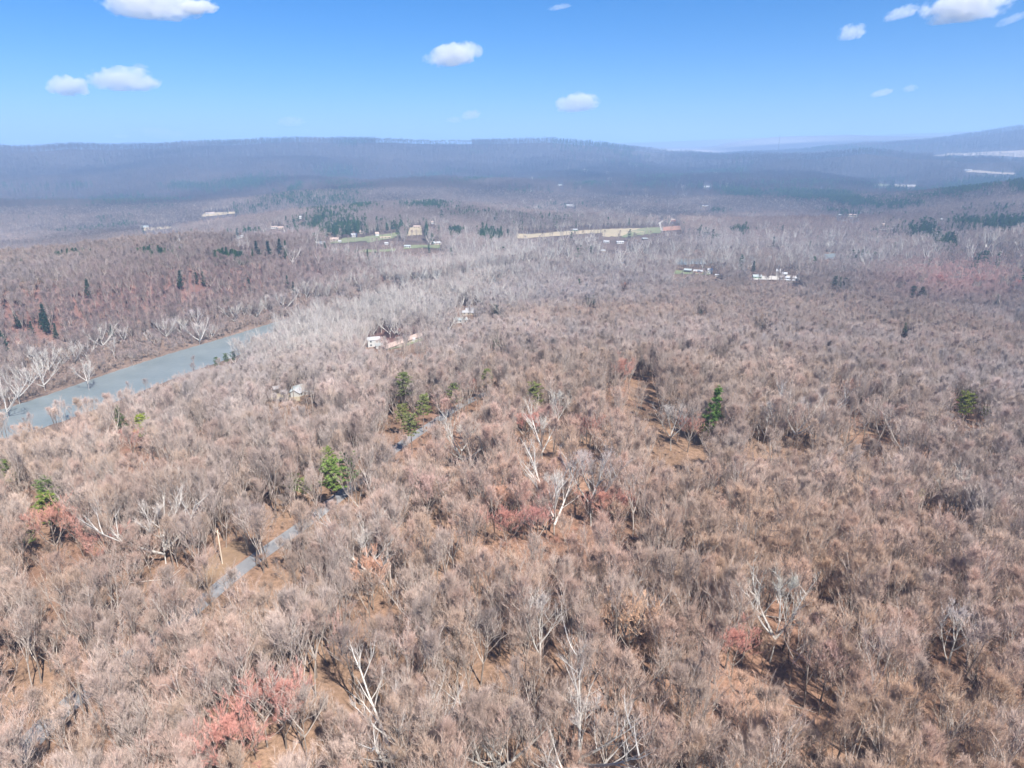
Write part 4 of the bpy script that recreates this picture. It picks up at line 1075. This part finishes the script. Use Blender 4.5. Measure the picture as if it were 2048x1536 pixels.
def dress(X, Y, Z):
    """kind of tree and tint (relief and distance shade painted in) for every place, after what grows there in the photograph"""
    PX, PY = proj(X, Y, Z + 11)
    n = len(X); r = np.hypot(X, Y)
    base = np.array(TINTS)[rng.integers(0, len(TINTS), n)] * GREY
    base *= (1 + rng.normal(0, .09, n))[:, None]
    patch = fbm(X / 45, Y / 45, 41, 2)
    base *= (1 + patch * .55)[:, None]
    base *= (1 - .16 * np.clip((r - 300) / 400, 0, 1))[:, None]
    oak = np.clip((260 - r) / 120, 0, 1) * np.clip(.75 + fbm(X / 50, Y / 50, 95, 2), 0, 1)      # redder crowns close to the camera, greyer farther off
    base *= 1 - oak[:, None] * np.array((.0, .09, .16))
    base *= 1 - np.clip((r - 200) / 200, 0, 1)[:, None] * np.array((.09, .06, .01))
    base *= (1 + fbm(X / 240, Y / 330, 53, 3) * 1.8 * np.clip((r - 450) / 700, 0, 1))[:, None]  # broad relief shading put into the tint as large patches
    warm = fbm(X / 130, Y / 130, 47, 2)
    base *= np.stack([1 + warm * .15, 1 + warm * 0, 1 - warm * .2], 1)
    def mix(w, c):
        w = np.clip(w, 0, 1)[:, None]; base[:] = base * (1 - w) + np.array(c) * 1.55 * (1 + rng.normal(0, .1, n))[:, None] * w
    mix(ellipse(PX, PY, 1800, 1420, 330, 190) * .55 * (rng.random(n) < .6), (.33, .215, .125))          # buff crowns lower right
    mix(ellipse(PX, PY, 1560, 1140, 160, 90) * .5, (.34, .22, .14))
    mix(ellipse(PX, PY, 760, 640, 290, 75, -18) * .5, (.31, .285, .26))                             # silvery river flat
    mix(ellipse(PX, PY, 1150, 525, 420, 45) * .3, (.22, .195, .19))
    mix(ellipse(PX, PY, 1750, 515, 420, 35) * .3, (.22, .195, .19))
    mix(ellipse(PX, PY, 1920, 560, 130, 38) * .75, (.42, .235, .205))                                # pink grove
    mix(ellipse(PX, PY, 1100, 1035, 160, 60) * .75 * (rng.random(n) < .6), (.42, .23, .19))
    mix(ellipse(PX, PY, 1000, 870, 260, 80) * .35 * (rng.random(n) < .5), (.40, .24, .20))
    mix(ellipse(PX, PY, 560, 1440, 260, 100) * .5 * (rng.random(n) < .4), (.42, .25, .21))
    mix(ellipse(PX, PY, 720, 455, 300, 45) * .6 * (r > 850), (.17, .14, .135))
    mix(ellipse(PX, PY, 1920, 445, 200, 45) * .6 * (r > 850), (.17, .135, .13))
    mix(ellipse(PX, PY, 1620, 455, 170, 26) * .6, (.26, .185, .165))
    mix(ellipse(PX, PY, 300, 600, 430, 78, -10) * .92 * (r > 480), (.135, .088, .085))                  # bluff
    ev = np.zeros(n)
    for cx, cy, rx, ry, an, de in EV: ev = np.maximum(ev, ellipse(PX, PY, cx, cy, rx, ry, an) * de * 1.25)
    ev = np.clip((ev - .12) / .6, 0, 1) * (r > 480)
    wild = np.clip((fbm(X / 330, Y / 420, 77, 3) - .13) * 6, 0, .55) * np.clip((r - 1100) / 900, 0, 1)
    base *= (1 + fbm(X / 700, Y / 950, 83, 3) * 1.7 * np.clip((r - 1500) / 1200, 0, 1))[:, None]  # lit and shaded patches of the far hills painted into the tint
    base = np.clip(base, .015, .9)
    cl = np.clip(vnoise(X / 35, Y / 35, 61) * 2 - .3, 0, 1.4)
    ever = rng.random(n) < np.maximum(np.where(ev > .7, ev, ev * cl), wild)
    ever |= (rng.random(n) < .006) & (r > 700)
    gt = np.array([(.04, .085, .045), (.05, .10, .045), (.035, .075, .05), (.05, .105, .04)])[rng.integers(0, 4, n)]
    base *= (1 - .80 * np.clip((r - 600) / 2200, 0, 1)**1.0)[:, None]  # shade of distant woods put into the tint, deeper with distance
    base[ever] = gt[ever]
    wsyc = np.clip(ellipse(PX, PY, 720, 620, 330, 60, -18) * .34 + ellipse(PX, PY, 1150, 510, 420, 35) * .15 + ellipse(PX, PY, 1750, 500, 420, 28) * .15, 0, .6) * (r > 420)
    syc = (rng.random(n) < wsyc) & ~ever
    return base, ever, syc, PX, PY

SETS = {}           # stuff name -> list of arrays
def stow(name, X, Y, Z, rot, sc, tint, idx):
    SETS.setdefault(name, []).append((X, Y, Z, rot, sc, tint, idx))
# instance order inside the one prototype collection
ORDER, START = [], {}
for k in PROTO:
    START[k] = len(ORDER)
    for i, (_, _, j) in enumerate(PROTO[k]): ORDER.append((k, i, j))
def pick(kind, n): return START[kind] + rng.integers(0, len(PROTO[kind]), n)

# nearest part of the wood: one by one
X, Y = grid(62, 400, 3.3)
k = woods(X, Y, 21.0); X, Y = X[k], Y[k]; Z = H(X, Y)
gap = vnoise(X / 26, Y / 26, 71)
k = rng.random(len(X)) < np.clip(.60 + gap * .7, .42, 1)
for ex, ey, ea, eb, ed in ((70, 1390, 110, 110, .75), (1590, 1240, 70, 45, .6), (960, 1320, 70, 45, .7), (1250, 1300, 80, 50, .4), (740, 1350, 90, 40, .4), (1560, 1100, 110, 50, .35), (880, 1440, 120, 60, .4), (1500, 1440, 120, 60, .35)):
    k &= rng.random(len(X)) > ed * ellipse(*proj(X, Y, Z + 4), ex, ey, ea, eb)
X, Y, Z = X[k], Y[k], Z[k]
base, ever, syc, PX, PY = dress(X, Y, Z)
ever[:] = False
r = np.hypot(X, Y)
bx, by = proj(X, Y, Z + 2); tx, ty = proj(X, Y, Z + 17)
inview = (tx > 5) & (tx < 2043) & (ty < 1510)
small = rng.random(len(X)) < .30
kinds = np.where(small, 2, np.where(rng.random(len(X)) < .16, 1, 0))
near_bank = dist_to(_rc, X, Y) < RIVER_W * .5 + 22
scale = np.where(small, rng.uniform(.6, 1.1, len(X)), rng.uniform(.5, .84, len(X)))
scale = np.where(near_bank & ~small & (PX < 480), scale * .7, scale)
order = np.argsort(r)
chosen = [i for i in order if inview[i] and kinds[i] != 2][:262]
chosen_small = [i for i in order if inview[i] and kinds[i] == 2][:0]
def tone(c):
    rel = c / GREY; l = rel.mean()
    red = rel[0] / rel[2]
    h = "tan brown" if red > 1.45 else "pinkish brown" if red > 1.22 else "silvery grey" if red < .98 else "pinkish grey" if red > 1.08 else "grey"
    return h, ("pale " if l > 1.12 else "dark " if l < .86 else "")
def where(px, py):
    v = "at bottom edge" if py > 1330 else "in front" if py > 1180 else "further back"
    h = ("by lower road" if px < 330 else "left of dark tree" if px < 700 else "near dark tree" if px < 1020 else "near peach crown" if px < 1340
         else "by right floor gap" if px < 1690 else "among buff crowns")
    return v, h
alike = {}
for i in chosen: alike.setdefault((tone(base[i]), where(PX[i], PY[i]), kinds[i]), []).append(i)
rank = {}
for q in alike.values():
    q.sort(key=lambda i: PX[i])
    for j, i in enumerate(q):
        if len(q) > 1: rank[i] = ", %s from left" % ordinal(j)
for i in chosen:
    kd = ("bare_tree", "pale_tree")[kinds[i]]
    t, p = tone(base[i]); v, h = where(PX[i], PY[i])
    lab = "%s%s%s bare tree %s, %s" % (p, t, ", branchy" if kinds[i] == 1 else "", h, v)
    lab += rank.get(i, "")
    g = "bare trees " + h + " " + v + " " + t + p + str(kinds[i])
    nT = len(TAKEN)
    plant("bare_tree", kd, (X[i], Y[i]), float(scale[i]) * .95, base[i], lab, "tree", g, keep=False, hs=1.18)
del TAKEN[nT + 1:]
rest = np.ones(len(X), bool); rest[chosen] = False
idx = np.where(kinds == 2, pick("sapling", len(X)), np.where(kinds == 1, pick("pale_tree", len(X)), pick("bare_tree", len(X))))
stow("forest", X[rest], Y[rest], Z[rest], rng.uniform(0, 6.283, rest.sum()), scale[rest], base[rest], idx[rest])
# undergrowth of saplings between them
X, Y = grid(64, 330, 4.2); k = woods(X, Y, 4.5) & (rng.random(len(X)) < .68 + fbm(X / 30, Y / 30, 91, 2)); X, Y = X[k], Y[k]; Z = H(X, Y)
base, *_ = dress(X, Y, Z)
stow("undergrowth", X, Y, Z, rng.uniform(0, 6.283, len(X)), rng.uniform(.2, .6, len(X)), base * np.array((.78, .70, .62)), pick("sapling", len(X)))

def ring(name, r0, r1, s, bare, evk, sck, lo, hi, pale=None, palef=0.0):
    X, Y = grid(r0, r1, s); k = woods(X, Y, 21.0 if r0 < 800 else 25.0); X, Y = X[k], Y[k]; Z = H(X, Y)
    k = ~hidden(X, Y, Z, 24 * hi); X, Y, Z = X[k], Y[k], Z[k]
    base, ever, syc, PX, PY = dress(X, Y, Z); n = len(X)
    idx = pick(bare, n)
    if pale: idx = np.where(rng.random(n) < palef, pick(pale, n), idx)
    sc = rng.uniform(lo, hi, n)
    nb = dist_to(_rc, X, Y) if r0 < 1500 else np.full(n, 1e9)
    bank = nb < RIVER_W * .5 + 24
    sc = np.where(bank & (np.hypot(X, Y) < 620) & (PX < 560), sc * .62, sc); sc = np.where(syc, sc * 1.15, sc)
    slope = (nb > RIVER_W * .5 + 38) & (nb < RIVER_W * .5 + 150) & (PX < 900) & (PY < 690)
    idx = np.where(syc, pick(sck, n), idx)
    base = np.where((syc)[:, None], base * 1.1, base)
    sparse = slope & (rng.random(n) < .30)                     # thin woods on the bluff
    idx = np.where(ever, pick(evk, n), idx)
    kk = ~sparse
    e = ever & kk; b = ~ever & kk
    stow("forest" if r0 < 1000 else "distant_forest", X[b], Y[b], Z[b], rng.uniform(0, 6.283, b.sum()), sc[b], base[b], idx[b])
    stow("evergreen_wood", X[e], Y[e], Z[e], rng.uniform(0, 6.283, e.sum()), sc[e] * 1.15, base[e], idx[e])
# scrub on the river banks
i_ = rng.integers(0, len(fb), 9000); s_ = -rng.uniform(0, 42, 9000)
X = fb[i_, 0] + _n[i_, 0] * s_ + rng.normal(0, 5, 9000); Y = fb[i_, 1] + _n[i_, 1] * s_ + rng.normal(0, 5, 9000)
k = (dist_to(_rc, X, Y) > RIVER_W * .5 + .5) & (np.abs(np.arctan2(X, Y)) < R(46)) & woods(X, Y, 4.0); X, Y = X[k], Y[k]; Z = H(X, Y)
base, *_ = dress(X, Y, Z); w = np.clip(fbm(X / 25, Y / 25, 5, 2) * 3 + .4, 0, 1)[:, None]
base = base * (1 - w) + np.array((.36, .26, .215)) * w
stow("undergrowth", X, Y, Z, rng.uniform(0, 6.283, len(X)), rng.uniform(.3, .75, len(X)), base, pick("sapling", len(X)))
ring("a", 400, 900, 4.3, "bare_tree", "conifer", "sycamore", .52, .82, "pale_tree", .12)
ring("b", 900, 2400, 6.8, "mid_tree", "far_pine", "far_sycamore", .66, 1.0)
ring("c", 2400, 4200, 12.0, "far_tree", "far_pine", "far_sycamore", 1.0, 1.4)
ring("d", 4200, 7600, 20.0, "far_tree", "far_pine", "far_sycamore", 1.2, 1.8)

pc = bpy.data.collections.new("tree_kinds")
for n_, (k_, i_, j_) in enumerate(ORDER):
    o = bpy.data.objects.new("%03d_%s" % (n_, k_), j_); pc.objects.link(o)
def scatter_group():
    ng = bpy.data.node_groups.new("scatter", 'GeometryNodeTree')
    ng.interface.new_socket("Geometry", in_out='INPUT', socket_type='NodeSocketGeometry')
    ng.interface.new_socket("Geometry", in_out='OUTPUT', socket_type='NodeSocketGeometry')
    N = ng.nodes; gi = N.new("NodeGroupInput"); go = N.new("NodeGroupOutput")
    ip = N.new("GeometryNodeInstanceOnPoints"); ci = N.new("GeometryNodeCollectionInfo")
    ci.inputs["Collection"].default_value = pc
    ci.inputs["Separate Children"].default_value = True; ci.inputs["Reset Children"].default_value = True
    def attr(name, t):
        n = N.new("GeometryNodeInputNamedAttribute"); n.data_type = t; n.inputs["Name"].default_value = name; return n
    ai, ar, as_ = attr("kind_index", 'INT'), attr("turn", 'FLOAT'), attr("size", 'FLOAT')
    cx = N.new("ShaderNodeCombineXYZ")
    e2r = N.new("FunctionNodeEulerToRotation")
    sv = N.new("ShaderNodeVectorMath"); sv.operation = 'SCALE'; sv.inputs[0].default_value = (.95, .95, 1.12); ng.links.new(as_.outputs[0], sv.inputs["Scale"])
    ip.inputs["Pick Instance"].default_value = True
    ng.links.new(gi.outputs[0], ip.inputs["Points"]); ng.links.new(ci.outputs[0], ip.inputs["Instance"])
    ng.links.new(ai.outputs[0], ip.inputs["Instance Index"])
    ng.links.new(ar.outputs[0], cx.inputs[2]); ng.links.new(cx.outputs[0], e2r.inputs[0]); ng.links.new(e2r.outputs[0], ip.inputs["Rotation"])
    ng.links.new(sv.outputs[0], ip.inputs["Scale"]); ng.links.new(ip.outputs[0], go.inputs[0])
    return ng
SG = scatter_group()
LABEL = {"forest": "endless mass of bare pinkish grey trees covering the near plateau", "undergrowth": "thin bare saplings and brush between the trunks of the near wood",
         "distant_forest": "bare forest covering the far valley and ridges", "evergreen_wood": "dark green stands of pines scattered through the far bare woods"}
for name, parts in SETS.items():
    X, Y, Z, rot, sc, tint, idx = [np.concatenate([p[i] for p in parts]) for i in range(7)]
    me = bpy.data.meshes.new(name)
    me.vertices.add(len(X)); me.vertices.foreach_set("co", np.stack([X, Y, Z], 1).ravel())
    a = me.attributes.new("kind_index", 'INT', 'POINT'); a.data.foreach_set("value", idx.astype(np.int32))
    a = me.attributes.new("turn", 'FLOAT', 'POINT'); a.data.foreach_set("value", rot.astype(np.float32))
    a = me.attributes.new("size", 'FLOAT', 'POINT'); a.data.foreach_set("value", sc.astype(np.float32))
    a = me.attributes.new("tint", 'FLOAT_VECTOR', 'POINT'); a.data.foreach_set("vector", np.clip(tint, .01, .95).astype(np.float32).ravel())
    o = link(bpy.data.objects.new(name, me))
    md = o.modifiers.new("scatter", 'NODES'); md.node_group = SG
    tag(o, LABEL[name], kind="stuff")
    print("STUFF", name, len(X))
# ------------------------------------------------------------------ pole line, fallen wood, brush, mast
def pole(px, py, label, hgt=9.5):
    xy = spot(px, py); z = float(H(*xy))
    root = empty("utility_pole", (xy[0], xy[1], z), R(-38)); tag(root, label, "utility pole", "utility poles beside the road")
    b = MB(); b.tube([(0, 0, -.8), (0, 0, hgt * .5), (.03, 0, hgt)], [.17, .15, .12], 8); b.build("shaft", M_WOOD, root, True)
    b = MB(); b.box(-1.1, 1.1, -.06, .06, hgt - .8, hgt - .66); b.build("crossarm", M_WOOD, root)
    for x in (-1.0, 0.5, 1.0):
        b = MB(); b.tube([(x, 0, hgt - .66), (x, 0, hgt - .45)], [.05, .035], 6); b.build("insulator", M_ROOFW, root)
    return xy, z
P = [pole(445, 1128, "weathered pale utility pole in the grassy verge left of the road"), pole(598, 985, "utility pole below the thin olive pine, further up the road"), pole(215, 1372, "utility pole among the trunks beside the lower road")]
def wire(a, b, off, label):
    (p, z0), (q, z1) = a, b
    d = np.array(q) - np.array(p); d /= np.linalg.norm(d); n = np.array((-d[1], d[0]))
    pts = []
    for i in range(15):
        t = i / 14; x = np.array(p) * (1 - t) + np.array(q) * t + n * off
        pts.append((x[0], x[1], (z0 * (1 - t) + z1 * t) + 9.05 - 4 * .9 * t * (1 - t)))
    m = MB(); m.tube(pts, [.02] * 15, 4); o = m.build("power_wire", M_WIRE); tag(o, label, "power line", "power lines along the road")
for off, nm in ((-1.0, "left"), (.5, "middle"), (1.0, "right")):
    wire(P[0], P[1], off, "thin %s power wire running up from the verge pole to the pines" % nm)
    wire(P[2], P[0], off, "thin %s power wire running down from the verge pole along the road" % nm)
def log(px, py, L, ang, r, label, m=None):
    r *= .75
    xy = spot(px, py, .4); z = float(H(*xy)); c, s = math.cos(R(ang)), math.sin(R(ang))
    root = empty("fallen_log", (xy[0], xy[1], z)); tag(root, label, "log", "pale fallen logs on the forest floor")
    pts = []
    for i in range(7):
        t = i / 6 * L - L / 2; zz = float(H(xy[0] + c * t, xy[1] + s * t)) - z
        pts.append((c * t + random.gauss(0, .06), s * t + random.gauss(0, .06), zz + r * .9 + .06))
    b = MB(); b.tube(pts, [r, r * .95, r * .85, r * .75, r * .6, r * .45, r * .25], 7); b.build("stem", m or M_LIMB, root, True)
    for k in range(4):
        i = 2 + k; p = pts[i]; b = MB(); d = norm((c + random.gauss(0, .7), s + random.gauss(0, .7), .5)); q, _ = branch(p, d, random.uniform(1, 2.6), 3, .15, 0)
        b.tube(q, [r * .4, r * .3, r * .2, .02], 4); b.build("broken_limb", m or M_LIMB, root, True)
logs = [(2000, 1490, 12, 20, .28, "white fallen log at the bottom right corner"), (940, 1400, 9, 10, .16, "thin pale fallen limb left of the forked stems at the bottom"), (860, 1425, 8, 28, .14, "pale fallen limb lying over orange litter, bottom centre"),
        (1580, 1408, 9, -25, .2, "brown fallen log on the orange floor at lower right"), (300, 1160, 9, 8, .18, "pale fallen log left of the grassy verge"), (345, 1150, 7, 75, .16, "short fallen log at the edge of the verge clearing"),
        (1780, 1048, 14, 0, .18, "long pale fallen trunk on the reddish floor at right"), (650, 1095, 8, 15, .15, "pale fallen limb right of the road"), (1570, 1235, 8, -10, .18, "fallen log in the orange gap on the right"), (1990, 870, 10, 5, .2, "dark fallen log near the right edge of the tan clearing")]
for l in logs: log(*l)
# brush pile
xy = spot(925, 1490, .5); random.seed(3)
root = empty("brush_pile", (xy[0], xy[1], float(H(*xy)))); tag(root, "dark heap of cut brush on the orange floor at the bottom centre", "brush pile")
b = MB()
for k in range(260):
    a = random.uniform(0, 6.28); rr = abs(random.gauss(0, 1.6)); p = (math.cos(a) * rr * 1.5, math.sin(a) * rr, random.uniform(0, 1.6) * max(0, 1 - rr / 3.6))
    d = norm((random.gauss(0, 1), random.gauss(0, 1), random.gauss(0.1, .25))); q = vadd(p, d, random.uniform(.8, 2.2)); b.tube([p, q], [.045, .015], 3, 0, False)
b.build("sticks", M_WALLD, root)
# mast on the far ridge
a = math.atan((1555 - 1024) / 1439.0); rr = 6400.0; mx, my = rr * math.sin(a), rr * math.cos(a)
root = empty("radio_mast", (mx, my, float(H(mx, my)))); tag(root, "thin dark radio mast on the distant right ridge", "mast")
b = MB(); Hm = 150.0
for k in range(3):
    b.tube([(3 * math.cos(k * 2.09), 3 * math.sin(k * 2.09), -3), (1.2 * math.cos(k * 2.09), 1.2 * math.sin(k * 2.09), Hm)], [.5, .35], 4)
b.build("leg_frame", M_WALLD, root)
b = MB()
for i in range(14):
    z0, z1 = i * Hm / 14, (i + 1) * Hm / 14; f0, f1 = 3 - 1.8 * i / 14, 3 - 1.8 * (i + 1) / 14
    for k in range(3):
        b.tube([(f0 * math.cos(k * 2.09), f0 * math.sin(k * 2.09), z0), (f1 * math.cos(k * 2.09 + 2.09), f1 * math.sin(k * 2.09 + 2.09), z1)], [.25, .25], 3)
b.build("bracing", M_WALLD, root)

# ------------------------------------------------------------------ clouds: puffs of white vapour far above the ridges
def cloud_material(name, dens, seed, rough):
    m = bpy.data.materials.new(name); m.use_nodes = True; nt = m.node_tree; nt.nodes.clear()
    out = node(nt, "ShaderNodeOutputMaterial"); pv = node(nt, "ShaderNodeVolumePrincipled")
    pv.inputs["Color"].default_value = (1, 1, 1, 1); pv.inputs["Anisotropy"].default_value = 0.15
    tc = node(nt, "ShaderNodeTexCoord"); nz = node(nt, "ShaderNodeTexNoise"); nz.inputs["Scale"].default_value = 1.0; nz.inputs["Detail"].default_value = 6; nz.inputs["Roughness"].default_value = .58
    mp = node(nt, "ShaderNodeMapping"); mp.inputs["Location"].default_value = (seed * 3.7, seed * 1.9, seed * 5.3); mp.inputs["Scale"].default_value = (3.0, 1.9, 1.6)
    nt.links.new(tc.outputs["Object"], mp.inputs[0]); nt.links.new(mp.outputs[0], nz.inputs["Vector"])
    ln = node(nt, "ShaderNodeVectorMath", operation='LENGTH'); nt.links.new(tc.outputs["Object"], ln.inputs[0])
    a1 = node(nt, "ShaderNodeMath", operation='MULTIPLY_ADD'); a1.inputs[1].default_value = rough; nt.links.new(nz.outputs["Fac"], a1.inputs[0])
    inv = node(nt, "ShaderNodeMath", operation='SUBTRACT'); inv.inputs[0].default_value = 0.92 - rough * .5; nt.links.new(ln.outputs["Value"], inv.inputs[1]); nt.links.new(inv.outputs[0], a1.inputs[2])
    ss = node(nt, "ShaderNodeMapRange", interpolation_type='SMOOTHSTEP'); ss.inputs[1].default_value = 0.0; ss.inputs[2].default_value = .26; ss.inputs[3].default_value = 0; ss.inputs[4].default_value = dens
    nt.links.new(a1.outputs[0], ss.inputs[0]); nt.links.new(ss.outputs[0], pv.inputs["Density"]); nt.links.new(pv.outputs[0], out.inputs["Volume"])
    return m
def ico(sub=3):
    import bmesh
    bm = bmesh.new(); bmesh.ops.create_icosphere(bm, subdivisions=sub, radius=1.0)
    v = [tuple(x.co) for x in bm.verts]; f = [tuple(q.index for q in p.verts) for p in bm.faces]; bm.free(); return v, f
IV, IF = ico(3)
def cloud(px, py, w, h, label, tau, tilt=0.0, seed=0):
    x, y, dz = ray(px, py); hl = math.hypot(x, y); el = dz / hl
    r = min(1550.0 / el, 34000.0); s = r * math.sqrt(1 + el * el) / math.hypot(1, (768 - py) / FPX) / FPX
    a = math.atan2(x, y)
    b = MB(); b.v = [(q[0], q[1], max(q[2], -.75)) for q in IV]; b.f = list(IF); b.m = [0] * len(IF)
    sx, sy, sz = w * .56 * s, max(h, w * .45) * .56 * s, h * .58 * s
    o = b.build("cloud", cloud_material("cloud_vapour", tau / (2 * sy), seed, 1.75), None, True)
    o.scale = (sx, sy, sz)
    o.location = (r * math.sin(a), r * math.cos(a), CAM_Z + r * el); o.rotation_euler = (0, -math.atan(tilt), -a)
    tag(o, label, "cloud", "small fair weather clouds")
CL = [(300, 8, 170, 56, "largest white cloud, cut by the top edge at upper left", 1, 0), (395, 14, 70, 26, "ragged tail cloud at the right of the largest one", 1, .1), (136, 173, 66, 34, "small white cloud left of the flat based one", 1, 0),
      (247, 160, 112, 42, "flat based oval white cloud at left", 1, 0), (280, 134, 26, 12, "faint scrap above the flat based oval cloud", 0, 0), (910, 110, 104, 44, "white cloud in the upper middle with a tail to the left", 1, .16),
      (862, 118, 36, 20, "thin left tail beside the upper middle cloud", 0, 0), (1156, 206, 86, 38, "white lumpy cloud low in the middle of the sky", 1, .1), (581, 243, 54, 20, "faint low cloud left of the middle", 0, 0), (325, 267, 96, 20, "long faint pinkish cloud low over the left ridge", 0, -.1),
      (942, 230, 42, 18, "small pale cloud low in the middle", 2, .2), (908, 240, 34, 12, "faint scrap left of the small pale cloud", 0, 0), (1932, 12, 136, 56, "big white cloud cut by the top edge at upper right", 1, .05), (1803, 26, 62, 22, "ragged small cloud left of the big upper right one", 2, .25),
      (1704, 65, 50, 28, "pale ragged cloud at upper right", 2, .1), (2025, 38, 50, 14, "thin wisp at the right edge near the top", 0, .4), (1763, 186, 38, 13, "faint small cloud at right, left of two", 2, .2), (1820, 177, 24, 13, "faint small cloud at right, right of two", 0, .1), (45, 284, 40, 8, "faint flat scrap low at the left edge", 0, 0), (1120, 14, 50, 10, "thin streak at the top middle", 0, .15), (242, 272, 28, 8, "tiny faint scrap left of the long pinkish cloud", 0, 0)]
for i, (px, py, w, h, lab, k, ti) in enumerate(CL):
    cloud(px, py, w, h, lab, (.5, 3.6, 1.1)[k], ti, 50 + i)

# ------------------------------------------------------------------ haze in the valley air
top = float(HH.max()) + 30
b = MB(); b.box(-14100, 14100, -14100, 14100, float(HH.min()) - 1.5, max(top, CAM_Z + 40))
hm = bpy.data.materials.new("haze_air"); hm.use_nodes = True; hn = hm.node_tree; hn.nodes.clear()
ho = hn.nodes.new("ShaderNodeOutputMaterial"); hv = hn.nodes.new("ShaderNodeVolumePrincipled")
hv.inputs["Color"].default_value = (*HAZE_COLOR, 1); hv.inputs["Absorption Color"].default_value = (0, 0, 0, 1)
hv.inputs["Density"].default_value = HAZE_DENSITY; hv.inputs["Anisotropy"].default_value = 0.0
hn.links.new(hv.outputs[0], ho.inputs["Volume"])
hz = b.build("haze", hm); tag(hz, "pale blue haze filling the valley air", kind="stuff")
